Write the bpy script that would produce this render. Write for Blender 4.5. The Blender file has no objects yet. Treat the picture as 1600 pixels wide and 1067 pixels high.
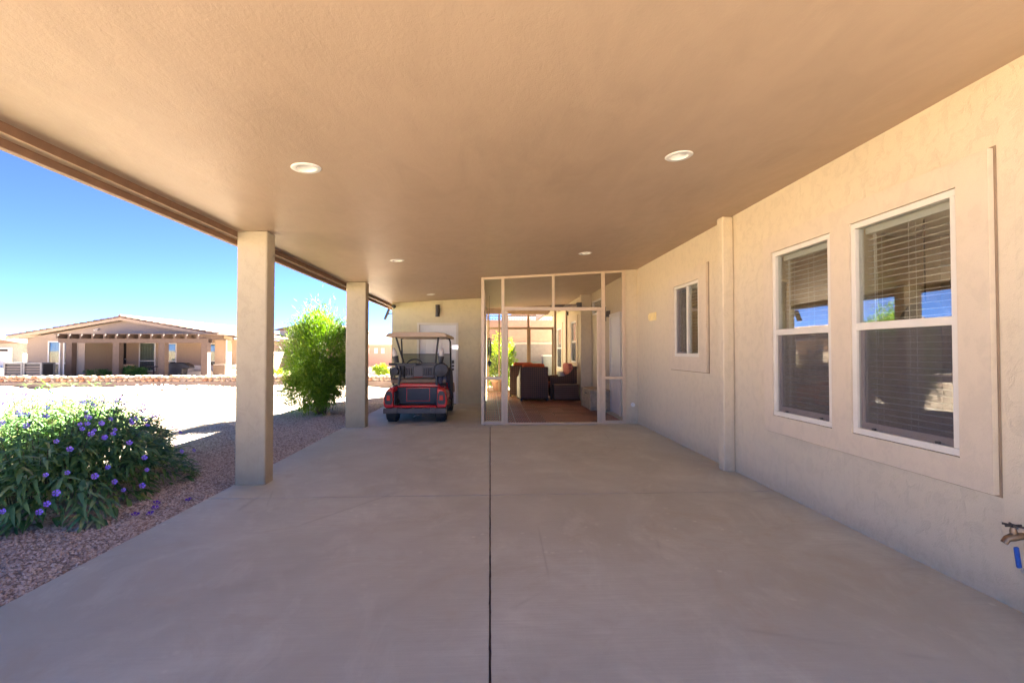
import bpy, bmesh, math, random
import numpy as np
from mathutils import Vector, Matrix
R = math.radians
random.seed(7)
rng = np.random.default_rng(7)
sc = bpy.context.scene
col = sc.collection

# ------------------------------------------------------------------ camera, sky, sun, exposure
cam = bpy.data.cameras.new('camera')
cam.lens = 16.99; cam.sensor_width = 36.0; cam.clip_start = 0.05; cam.clip_end = 3000
camo = bpy.data.objects.new('camera', cam); col.objects.link(camo)
camo.location = (0, 0, 1.4)
camo.rotation_euler = (R(90) + math.atan(14.5/755), 0, -math.atan(34/755))
sc.camera = camo

SUN = Vector((0.68, 1.0, 1.02)).normalized()          # towards the sun: in front, a little to the right
ELEV = math.asin(SUN.z); AZ = math.atan2(SUN.x, SUN.y)
w = bpy.data.worlds.new('World'); sc.world = w; w.use_nodes = True
wn = w.node_tree; bg = wn.nodes['Background']
sky = wn.nodes.new('ShaderNodeTexSky'); sky.sky_type = 'NISHITA'; sky.sun_disc = False
sky.sun_elevation = ELEV; sky.sun_rotation = AZ
sky.altitude = 0; sky.air_density = 0.105; sky.dust_density = 0.0; sky.ozone_density = 6.0
wn.links.new(sky.outputs[0], bg.inputs[0]); bg.inputs[1].default_value = 0.06
sl = bpy.data.lights.new('sun', 'SUN'); sl.energy = 5.0; sl.angle = R(0.5); sl.color = (1, .97, .84)
so = bpy.data.objects.new('sun', sl); col.objects.link(so)
so.rotation_euler = (-SUN).to_track_quat('-Z', 'Y').to_euler()
vs = sc.view_settings
sc.display_settings.display_device = 'sRGB'
vs.view_transform = 'Standard'; vs.look = 'None'; vs.gamma = 1.0; vs.use_curve_mapping = False
vs.exposure = 4.4
cy = sc.cycles
cy.use_denoising = True
try: cy.denoiser = 'OPENIMAGEDENOISE'
except Exception: pass
cy.max_bounces = 10; cy.diffuse_bounces = 6; cy.glossy_bounces = 4; cy.transmission_bounces = 6
cy.transparent_max_bounces = 12; cy.caustics_reflective = False; cy.caustics_refractive = False
cy.sample_clamp_indirect = 6

# ------------------------------------------------------------------ materials
class NT:
    def __init__(s, name):
        s.m = bpy.data.materials.new(name); s.m.use_nodes = True
        s.t = s.m.node_tree; s.n = s.t.nodes; s.b = s.n['Principled BSDF']; s.out = s.n['Material Output']
        s.tc = None
    def new(s, k, **kw):
        n = s.n.new(k)
        for a, v in kw.items(): setattr(n, a, v)
        return n
    def link(s, a, b): s.t.links.new(a, b)
    def co(s, scale=None, kind='Object'):
        if not s.tc: s.tc = s.new('ShaderNodeTexCoord')
        o = s.tc.outputs[kind]
        if scale is None: return o
        mp = s.new('ShaderNodeMapping'); mp.inputs['Scale'].default_value = scale
        s.link(o, mp.inputs['Vector']); return mp.outputs[0]
    def noise(s, scale, detail=4, rough=.55, vec=None, dist=0):
        n = s.new('ShaderNodeTexNoise'); n.inputs['Scale'].default_value = scale
        n.inputs['Detail'].default_value = detail; n.inputs['Roughness'].default_value = rough
        n.inputs['Distortion'].default_value = dist
        s.link(vec if vec is not None else s.co(), n.inputs['Vector']); return n.outputs['Fac']
    def voro(s, scale, feature='F1', vec=None, out='Distance'):
        n = s.new('ShaderNodeTexVoronoi'); n.feature = feature; n.inputs['Scale'].default_value = scale
        s.link(vec if vec is not None else s.co(), n.inputs['Vector']); return n.outputs[out]
    def ramp(s, fac, stops):
        n = s.new('ShaderNodeValToRGB'); e = n.color_ramp.elements
        while len(e) < len(stops): e.new(0.5)
        for i, (p, c) in enumerate(stops):
            e[i].position = p; e[i].color = (c, c, c, 1) if isinstance(c, (int, float)) else (*c, 1)
        s.link(fac, n.inputs['Fac']); return n.outputs['Color']
    def mix(s, fac, a, b, blend='MIX'):
        n = s.new('ShaderNodeMix', data_type='RGBA', blend_type=blend)
        for idx, v in ((0, fac), (6, a), (7, b)):
            if isinstance(v, (int, float)): n.inputs[idx].default_value = v if idx == 0 else (v, v, v, 1)
            elif isinstance(v, tuple): n.inputs[idx].default_value = (*v, 1)
            else: s.link(v, n.inputs[idx])
        return n.outputs[2]
    def math(s, op, a, b=0.0, c=0.0):
        n = s.new('ShaderNodeMath', operation=op)
        for i, v in enumerate((a, b, c)):
            if isinstance(v, (int, float)): n.inputs[i].default_value = v
            else: s.link(v, n.inputs[i])
        return n.outputs[0]
    def bump(s, h, strength=.5, dist=.01, prev=None):
        n = s.new('ShaderNodeBump'); n.inputs['Strength'].default_value = strength; n.inputs['Distance'].default_value = dist
        s.link(h, n.inputs['Height'])
        if prev is not None: s.link(prev, n.inputs['Normal'])
        return n.outputs[0]
    def done(s, color=None, rough=.8, normal=None, metal=0, spec=None, trans=None):
        b = s.b
        if color is not None:
            if isinstance(color, tuple): b.inputs['Base Color'].default_value = (*color, 1)
            else: s.link(color, b.inputs['Base Color'])
        if isinstance(rough, (int, float)): b.inputs['Roughness'].default_value = rough
        else: s.link(rough, b.inputs['Roughness'])
        if normal is not None: s.link(normal, b.inputs['Normal'])
        b.inputs['Metallic'].default_value = metal
        if spec is not None: b.inputs['Specular IOR Level'].default_value = spec
        return s.m

def c_mul(c, k): return tuple(min(1, x*k) for x in c)
def m_simple(name, c, rough=.6, metal=0, var=.12, scale=8, bump=0, bscale=60, spec=None, dist=.004):
    t = NT(name)
    f = t.noise(scale, 5)
    colr = t.mix(t.ramp(f, [(.3, 0.), (.7, 1.)]), c_mul(c, 1-var), c_mul(c, 1+var))
    n = t.bump(t.noise(bscale, 4), bump, dist) if bump else None
    r = t.math('ADD', t.math('MULTIPLY', t.noise(scale*1.7, 3), .16), rough-.08)
    return t.done(colr, r, n, metal, spec)
def m_objvar(name, stops, rough=.8, bump=.4, bscale=20, dist=.01, speck=.25):
    """colour picked per object, with a grain of its own"""
    t = NT(name)
    oi = t.new('ShaderNodeObjectInfo')
    c = t.ramp(oi.outputs['Random'], stops)
    v = t.new('ShaderNodeVectorMath', operation='ADD'); t.link(t.co(), v.inputs[0]); t.link(oi.outputs['Location'], v.inputs[1])
    f = t.noise(bscale, 5, .6, v.outputs[0])
    c = t.mix(t.ramp(f, [(.3, 0.), (.7, 1.)]), t.mix(speck, c, (.05, .04, .03)), c)
    return t.done(c, rough, t.bump(f, bump, dist))
def m_island(name, stops, rough=.8, trans=0.0, grain=0, spec=None):
    t = NT(name)
    g = t.new('ShaderNodeNewGeometry')
    c = t.ramp(g.outputs['Random Per Island'], stops)
    if grain: c = t.mix(t.math('MULTIPLY', t.noise(grain, 3), .5), c, (.1, .07, .05))
    m = t.done(c, rough, spec=spec)
    if trans:
        tr = t.new('ShaderNodeBsdfTranslucent'); mx = t.new('ShaderNodeMixShader'); mx.inputs[0].default_value = trans
        c2 = t.mix(1.0, c, (1.0, 1.0, .55), 'MULTIPLY')
        hs = t.new('ShaderNodeHueSaturation'); hs.inputs['Saturation'].default_value = 1.1; hs.inputs['Value'].default_value = 1.3
        t.link(c2, hs.inputs['Color']); t.link(hs.outputs[0], tr.inputs['Color'])
        t.link(t.b.outputs[0], mx.inputs[1]); t.link(tr.outputs[0], mx.inputs[2]); t.link(mx.outputs[0], t.out.inputs[0])
    return m
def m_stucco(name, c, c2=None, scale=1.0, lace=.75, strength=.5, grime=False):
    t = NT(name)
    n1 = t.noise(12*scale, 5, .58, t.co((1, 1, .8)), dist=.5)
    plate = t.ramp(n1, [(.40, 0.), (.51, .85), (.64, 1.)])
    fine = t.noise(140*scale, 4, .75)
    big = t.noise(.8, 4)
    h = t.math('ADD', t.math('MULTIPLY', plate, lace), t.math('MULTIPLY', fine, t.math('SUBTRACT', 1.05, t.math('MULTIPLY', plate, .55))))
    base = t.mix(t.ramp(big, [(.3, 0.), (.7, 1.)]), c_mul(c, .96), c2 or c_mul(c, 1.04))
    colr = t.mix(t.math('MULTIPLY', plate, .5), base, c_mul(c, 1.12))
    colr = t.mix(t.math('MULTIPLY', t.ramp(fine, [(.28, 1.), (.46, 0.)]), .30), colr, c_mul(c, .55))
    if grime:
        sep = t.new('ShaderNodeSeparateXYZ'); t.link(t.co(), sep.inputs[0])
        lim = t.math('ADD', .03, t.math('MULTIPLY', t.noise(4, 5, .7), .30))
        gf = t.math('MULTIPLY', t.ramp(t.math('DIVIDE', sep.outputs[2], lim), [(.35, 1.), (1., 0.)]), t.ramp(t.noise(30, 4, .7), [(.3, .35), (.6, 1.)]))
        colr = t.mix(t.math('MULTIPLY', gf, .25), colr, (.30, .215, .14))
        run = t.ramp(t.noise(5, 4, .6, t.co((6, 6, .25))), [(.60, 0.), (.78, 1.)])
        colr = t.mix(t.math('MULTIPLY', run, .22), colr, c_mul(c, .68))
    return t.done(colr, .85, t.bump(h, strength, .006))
def m_ceiling(name, c):
    t = NT(name)
    sw = t.noise(6, 5, .6, dist=.6)
    fine = t.noise(75, 4, .7)
    big = t.noise(.45, 4, .6)
    tro = t.noise(3.2, 5, .6, t.co((1.0, .35, 1)), dist=1.4)
    h = t.math('ADD', t.math('MULTIPLY', sw, .9), t.math('MULTIPLY', fine, .5))
    h = t.math('ADD', h, t.math('MULTIPLY', t.noise(22, 5, .7, t.co((1, .45, 1)), dist=.8), .8))
    base = t.mix(t.ramp(big, [(.3, 0.), (.7, 1.)]), c_mul(c, .88), c_mul(c, 1.04))
    base = t.mix(t.math('MULTIPLY', t.ramp(tro, [(.35, 0.), (.65, 1.)]), .5), base, c_mul(c, 1.14))  # trowel mottling, with sheen blotches painted in as lighter colour
    rg = t.math('ADD', .36, t.math('MULTIPLY', sw, .2))
    return t.done(base, rg, t.bump(h, .34, .006), spec=.45)
def m_concrete(name, c):
    t = NT(name)
    streak = t.noise(5, 5, .65, t.co((.5, 14, 1)))
    broom = t.noise(16, 2, .6, t.co((.25, 26, 1)))
    big = t.noise(.55, 5, .6, dist=.8)
    spk = t.noise(160, 2, .6)
    base = t.mix(t.ramp(big, [(.28, 0.), (.72, 1.)]), (c[0]*.70, c[1]*.675, c[2]*.655), (c[0]*1.08, c[1]*1.08, c[2]*1.11))
    base = t.mix(t.math('MULTIPLY', t.ramp(streak, [(.38, 0.), (.66, 1.)]), .42), base, c_mul(c, .74))
    base = t.mix(t.math('MULTIPLY', t.ramp(broom, [(.35, 1.), (.6, 0.)]), .22), base, c_mul(c, .74))
    base = t.mix(t.math('MULTIPLY', t.ramp(spk, [(.3, 1.), (.45, 0.)]), .35), base, c_mul(c, .68))
    cloud = t.ramp(t.noise(2.3, 7, .7, t.co((1, 1.6, 1)), dist=1.1), [(.40, 0.), (.66, 1.)])
    base = t.mix(t.math('MULTIPLY', cloud, .38), base, (c[0]*.72, c[1]*.69, c[2]*.70))
    pale = t.ramp(t.noise(1.6, 6, .7, t.co((1.4, .8, 1)), dist=.7), [(.52, 0.), (.70, 1.)])
    base = t.mix(t.math('MULTIPLY', pale, .35), base, c_mul(c, 1.16))
    crk = t.voro(.55, 'DISTANCE_TO_EDGE', t.co((1, .55, 1)))
    base = t.mix(t.math('MULTIPLY', t.math('MULTIPLY', t.ramp(crk, [(.0, 1.), (.006, 0.)]), t.ramp(t.noise(.8, 3), [(.52, 0.), (.6, 1.)])), .35), base, c_mul(c, .45))
    # brownish wear
    wear = t.ramp(t.noise(1.1, 6, .68, dist=1.6), [(.55, 0.), (.72, 1.)])
    base = t.mix(t.math('MULTIPLY', wear, .6), base, (c[0]*.74, c[1]*.66, c[2]*.60))
    sep = t.new('ShaderNodeSeparateXYZ'); t.link(t.co(), sep.inputs[0])
    def arc(cx, cy_, r0, wd, k):
        nonlocal base
        dx = t.math('SUBTRACT', sep.outputs[0], cx); dy = t.math('SUBTRACT', sep.outputs[1], cy_)
        d = t.math('SQRT', t.math('ADD', t.math('MULTIPLY', dx, dx), t.math('MULTIPLY', dy, dy)))
        a = t.math('ABSOLUTE', t.math('SUBTRACT', d, r0))
        f = t.math('MULTIPLY', t.math('SMOOTH_MIN', t.math('MAXIMUM', t.math('SUBTRACT', 1, t.math('DIVIDE', a, wd)), 0), 1, .1),
                   t.ramp(t.noise(1.7, 4, .7), [(.45, 0.), (.62, 1.)]))
        base = t.mix(t.math('MULTIPLY', f, k), base, c_mul(c, .5))
    arc(-3.2, 6.6, 2.35, .16, .55); arc(3.4, 7.2, 2.2, .15, .55); arc(-2.6, 8.3, 1.55, .12, .6); arc(1.0, 12.0, 4.4, .18, .35); arc(-3.9, 1.2, 3.3, .16, .28); arc(3.6, 3.1, 2.7, .16, .3)
    # tread prints: fine ribs inside a few bands
    def tread(x0, x1, y0, y1, ang, k):
        nonlocal base
        mp = t.new('ShaderNodeMapping'); mp.inputs['Rotation'].default_value = (0, 0, R(ang)); t.link(t.co(), mp.inputs[0])
        wv = t.new('ShaderNodeTexWave'); wv.inputs['Scale'].default_value = 11; wv.inputs['Distortion'].default_value = 2.5; t.link(mp.outputs[0], wv.inputs[0])
        def inside(o, a, b):
            mid, hw = (a+b)/2, (b-a)/2
            return t.ramp(t.math('DIVIDE', t.math('ABSOLUTE', t.math('SUBTRACT', o, mid)), hw), [(.55, 1.), (1., 0.)])
        f = t.math('MULTIPLY', inside(sep.outputs[0], x0, x1), inside(sep.outputs[1], y0, y1))
        f = t.math('MULTIPLY', f, t.ramp(wv.outputs['Fac'], [(.45, 0.), (.7, 1.)]))
        f = t.math('MULTIPLY', f, t.ramp(t.noise(5, 3), [(.4, 0.), (.6, 1.)]))
        base = t.mix(t.math('MULTIPLY', f, k), base, c_mul(c, .6))
    tread(-.98, -.55, 2.05, 2.75, 20, .8); tread(.95, 1.7, 2.05, 2.8, -35, .75); tread(-.05, .22, 1.9, 2.3, 10, .7)
    # pale drips of paint
    vd = t.voro(7.5); msk = t.ramp(t.noise(.9, 2), [(.5, 0.), (.62, 1.)])
    sp = t.math('MULTIPLY', t.ramp(vd, [(.08, 1.), (.16, 0.)]), msk)
    base = t.mix(t.math('MULTIPLY', sp, .3), base, c_mul(c, 1.35))
    h = t.math('ADD', t.math('MULTIPLY', broom, .7), t.math('MULTIPLY', spk, .5))
    rg = t.math('ADD', .55, t.math('MULTIPLY', big, .25))
    return t.done(base, rg, t.bump(h, .45, .004), spec=.35)
def m_glass(name, tint=(.85, .9, .9), ior=1.9, rough=0.0):
    t = NT(name); t.n.remove(t.b)
    tr = t.new('ShaderNodeBsdfTransparent'); tr.inputs[0].default_value = (*tint, 1)
    gl = t.new('ShaderNodeBsdfGlossy'); gl.inputs['Roughness'].default_value = rough
    lw = t.new('ShaderNodeLayerWeight'); lw.inputs['Blend'].default_value = .5
    f0 = ((ior-1)/(ior+1))**2
    fr = t.math('ADD', f0, t.math('MULTIPLY', 1-f0, t.math('POWER', lw.outputs['Facing'], 5)))
    # a very slight waviness of the sheet
    bn = t.bump(t.noise(1.3, 2), .02, .02); t.link(bn, gl.inputs['Normal'])
    mx = t.new('ShaderNodeMixShader'); t.link(fr, mx.inputs[0]); t.link(tr.outputs[0], mx.inputs[1]); t.link(gl.outputs[0], mx.inputs[2])
    t.link(mx.outputs[0], t.out.inputs[0]); return t.m
def m_mesh(name, c, opac, gloss=.0):
    t = NT(name)
    t.done(c, .7)
    tr = t.new('ShaderNodeBsdfTransparent')
    mx = t.new('ShaderNodeMixShader'); mx.inputs[0].default_value = opac
    t.link(tr.outputs[0], mx.inputs[1]); t.link(t.b.outputs[0], mx.inputs[2]); t.link(mx.outputs[0], t.out.inputs[0])
    return t.m
def m_weave(name, a, b, scale=42):
    t = NT(name)
    w1 = t.new('ShaderNodeTexWave', wave_type='BANDS', bands_direction='Z'); w1.inputs['Scale'].default_value = scale*.32
    w2 = t.new('ShaderNodeTexWave', wave_type='BANDS', bands_direction='X'); w2.inputs['Scale'].default_value = scale*.32
    w3 = t.new('ShaderNodeTexWave', wave_type='BANDS', bands_direction='Y'); w3.inputs['Scale'].default_value = scale*.32
    for q in (w1, w2, w3): t.link(t.co(), q.inputs[0])
    f = t.math('MULTIPLY', w1.outputs['Fac'], t.math('MAXIMUM', w2.outputs['Fac'], w3.outputs['Fac']))
    f2 = t.math('ADD', f, t.math('MULTIPLY', t.noise(30, 3), .3))
    return t.done(t.mix(f2, a, b), .5, t.bump(f, .8, .006))
def m_ground(name):
    t = NT(name)
    a = t.noise(.35, 6, .6); b = t.noise(3, 6, .7); c = t.voro(28); d = t.noise(40, 3, .7)
    colr = t.mix(t.ramp(a, [(.3, 0.), (.7, 1.)]), (.47, .345, .25), (.56, .44, .335))
    colr = t.mix(t.math('MULTIPLY', t.ramp(b, [(.35, 1.), (.55, 0.)]), .4), colr, (.36, .25, .175))
    colr = t.mix(t.math('MULTIPLY', t.ramp(c, [(.12, 1.), (.3, 0.)]), t.ramp(b, [(.4, .1), (.6, .8)])), colr, (.62, .53, .44))
    h = t.math('ADD', t.math('MULTIPLY', b, 1.0), t.math('MULTIPLY', d, .35))
    h = t.math('SUBTRACT', h, t.math('MULTIPLY', c, .5))
    return t.done(colr, .95, t.bump(h, .9, .05), spec=.1)
def m_gravelbed(name):
    t = NT(name)
    v = t.new('ShaderNodeTexVoronoi'); v.inputs['Scale'].default_value = 42; t.link(t.co(), v.inputs[0])
    e = t.voro(42, 'DISTANCE_TO_EDGE')
    sp = t.new('ShaderNodeSeparateColor'); t.link(v.outputs['Color'], sp.inputs[0])
    colr = t.ramp(sp.outputs[0], [(0., (.34, .25, .19)), (.3, (.54, .42, .34)), (.6, (.62, .50, .42)), (.85, (.74, .63, .54)), (1., (.46, .38, .34))])
    colr = t.mix(t.ramp(e, [(.0, .75), (.14, 0.)]), colr, (.16, .115, .09))
    colr = t.mix(t.math('MULTIPLY', t.noise(.9, 4), .3), colr, (.42, .32, .27))
    return t.done(colr, .9, t.bump(t.ramp(e, [(0., 0.), (.3, 1.)]), .9, .012), spec=.15)

M = dict(
 stucco=m_stucco('stucco_tan', (.60, .505, .35), grime=True),
 stucco_trim=m_stucco('stucco_trim', (.595, .495, .355), lace=.25, strength=.3),
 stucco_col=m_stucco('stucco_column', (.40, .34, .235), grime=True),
 stucco_store=m_stucco('stucco_storage', (.64, .56, .36), strength=.3),
 ceiling=m_ceiling('painted_soffit', (.44, .318, .225)),
 fascia=m_simple('fascia_brown', (.19, .105, .06), .6, bump=.3, bscale=30),
 fascia_lip=m_simple('fascia_lip', (.50, .36, .24), .5),
 concrete=m_concrete('broomed_concrete', (.66, .675, .58)),
 edge_shade=m_simple('brown_edge_shade', (.27, .19, .12), .8), joint=m_simple('joint_filler', (.10, .08, .075), .9),
 ground=m_ground('desert_dirt'), bed=m_gravelbed('gravel_bed'),
 gravel=m_island('gravel_stone', [(0., (.38, .28, .22)), (.25, (.56, .44, .36)), (.55, (.68, .55, .46)), (.8, (.80, .70, .61)), (1., (.50, .42, .38))], .85),
 almond=m_simple('almond_vinyl', (.68, .63, .52), .42, var=.04),
 enc=m_simple('almond_aluminium', (.58, .45, .31), .38, var=.05),
 sash=m_simple('taupe_sash', (.44, .35, .29), .45, var=.05),
 white=m_simple('white_paint', (.76, .74, .70), .42, var=.03),
 blind=m_simple('blind_slat', (.78, .75, .66), .5, var=.03),
 glass=m_glass('window_glass', (.90,.93,.92), 2.5), glass_far=m_glass('far_glass', (.72, .76, .72), 1.6),
 screen=m_mesh('insect_screen', (.085, .085, .10), .46),
 screen_enc=m_mesh('enclosure_screen', (.23, .17, .115), .30),
 intwall=m_simple('interior_paint', (.50, .41, .30), .7), intfloor=m_simple('interior_floor', (.22, .15, .10), .4),
 bronze=m_simple('dark_bronze', (.05, .042, .04), .45), black=m_simple('black_plastic', (.022, .022, .026), .45),
 brass=m_simple('weathered_brass', (.27, .18, .11), .42, .8, var=.3, scale=30, bump=.3),
 copper=m_simple('copper_pipe', (.36, .15, .10), .5, .55, var=.35, scale=22), blue=m_simple('blue_grip', (.015, .08, .34), .4, var=.3, scale=40),
 steel=m_simple('brushed_steel', (.62, .60, .57), .3, .9), galv=m_simple('galvanised', (.20, .21, .225), .55, .3),
 deck=m_objvar('deck_wood', [(0., (.26, .085, .045)), (.4, (.37, .13, .07)), (.7, (.45, .18, .10)), (1., (.30, .12, .08))], .48, .25, 34, .002, .35),
 deck_base=m_simple('deck_base', (.03, .022, .02), .8),
 wicker=m_weave('dark_wicker', (.022, .009, .005), (.16, .066, .034), 17), wicker_side=m_weave('light_wicker', (.10, .055, .03), (.30, .17, .09)),
 orange=m_simple('orange_cloth', (.62, .115, .03), .85, bump=.3, bscale=90), red_cloth=m_simple('coral_cloth', (.50, .16, .12), .85, var=.3, scale=14, bump=.3, bscale=90),
 greybox=m_simple('weathered_grey_wood', (.40, .31, .21), .75, var=.25, scale=12, bump=.4, bscale=50),
 cart_red=m_simple('red_body', (.58, .012, .016), .22, var=.06, spec=.6), lamp_red=m_simple('red_lens', (.62, .02, .015), .15),
 cart_grey=m_simple('slate_plastic', (.028, .031, .045), .5, var=.15), cart_mid=m_simple('grey_plastic', (.085, .08, .082), .5),
 cart_top=m_simple('tan_canopy', (.44, .32, .21), .5, var=.06), cart_seat_dark=m_simple('worn_brown_vinyl', (.20, .135, .085), .5, var=.3), cart_seat=m_simple('beige_vinyl', (.45, .32, .20), .5),
 rubber=m_simple('tyre_rubber', (.028, .028, .032), .75, bump=.4, bscale=70), rim=m_simple('wheel_alloy', (.55, .54, .52), .3, .8),
 tintglass=m_glass('tinted_windshield', (.42, .44, .40), 1.5), bottle=m_simple('frosted_bottle', (.66, .60, .54), .5),
 carpet=m_simple('navy_cloth', (.03, .035, .06), .8, bump=.3),
 leaf=m_island('ruellia_leaf', [(0., (0.060, 0.132, 0.042)), (.35, (0.114, 0.228, 0.074)), (.7, (0.168, 0.300, 0.108)), (.92, (0.228, 0.336, 0.096)), (1., (0.312, 0.300, 0.120))], .48, .18, spec=.4),
 leafpart=m_objvar('ruellia_big_leaf', [(0., (0.072, 0.156, 0.060)), (.4, (0.126, 0.246, 0.090)), (.75, (0.180, 0.312, 0.120)), (.93, (0.240, 0.336, 0.120)), (1., (0.360, 0.324, 0.156))], .42, .12, 30, .002, .15),
 stem=m_simple('plum_stem', (.085, .06, .05), .7), petal=m_simple('purple_petal', (.30, .17, .80), .55, var=.12, scale=40), petal_dry=m_simple('fallen_petal', (.16, .05, .42), .6, var=.2),
 willow=m_island('willow_leaf', [(0., (.07, .15, .014)), (.4, (.115, .225, .02)), (.75, (.16, .275, .028)), (1., (.22, .31, .04))], .5, .30, spec=.25),
 bark=m_simple('grey_brown_bark', (.15, .10, .07), .9, var=.3, bump=.6, bscale=40),
 lime=m_island('lime_leaf', [(0., (.12, .20, .02)), (.5, (.22, .32, .03)), (1., (.34, .42, .06))], .5, .35),
 green=m_island('patio_leaf', [(0., (.03, .10, .025)), (.6, (.06, .17, .045)), (1., (.11, .24, .06))], .5, .25),
 agave=m_simple('agave_leaf', (.23, .31, .20), .5, var=.2), terracotta=m_simple('terracotta', (.36, .19, .11), .8),
 nb_wall=m_stucco('neighbour_stucco', (.32, .26, .21), strength=.25), nb_gable=m_stucco('gable_stucco', (.33, .275, .24), strength=.25), nb_post=m_stucco('porch_stucco', (.37, .275, .20), strength=.2),
 nb_trim=m_simple('eave_board', (.42, .32, .225), .6), rooftile=m_island('clay_tile', [(0., (.13, .08, .06)), (.4, (.19, .12, .09)), (.8, (.26, .17, .125)), (1., (.16, .115, .095))], .8, grain=5),
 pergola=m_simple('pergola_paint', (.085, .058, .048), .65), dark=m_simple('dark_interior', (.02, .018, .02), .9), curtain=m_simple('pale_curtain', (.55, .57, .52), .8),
 sofa=m_simple('white_cushion', (.66, .62, .58), .8), cover=m_simple('black_grill_cover', (.012, .013, .02), .5, bump=.4, bscale=6, dist=.02),
 stone=m_objvar('wall_stone', [(0., (.50, .36, .27)), (.2, (.60, .47, .37)), (.45, (.52, .33, .22)), (.6, (.44, .21, .13)), (.8, (.62, .52, .42)), (1., (.40, .33, .30))], .9, .6, 6, .03, .4),
 footing=m_simple('grey_footing', (.27, .215, .19), .9, var=.15, scale=2, bump=.5, bscale=14, dist=.02),
 pale=m_simple('pale_paint', (.62, .60, .58), .6, var=.04), garage=m_simple('white_garage', (.66, .66, .68), .5, var=.03), cream=m_simple('cream_wall', (.62, .53, .33), .8), sage=m_simple('grey_sage_wall', (.27, .28, .25), .8),
 pink=m_stucco('pink_wall', (.48, .29, .23), strength=.2), pinkwall2=m_simple('salmon_block', (.50, .31, .245), .85, var=.06), greyblock=m_simple('grey_block', (.25, .215, .21), .85, var=.08), cap=m_simple('block_cap', (.50, .40, .35), .8),
 plaque=m_simple('brass_plaque', (.85, .66, .28), .35), amber=m_simple('amber_shade', (.70, .28, .05), .4), paver=m_simple('sunlit_paver', (.45, .30, .23), .85, var=.2, scale=3),
)

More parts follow.
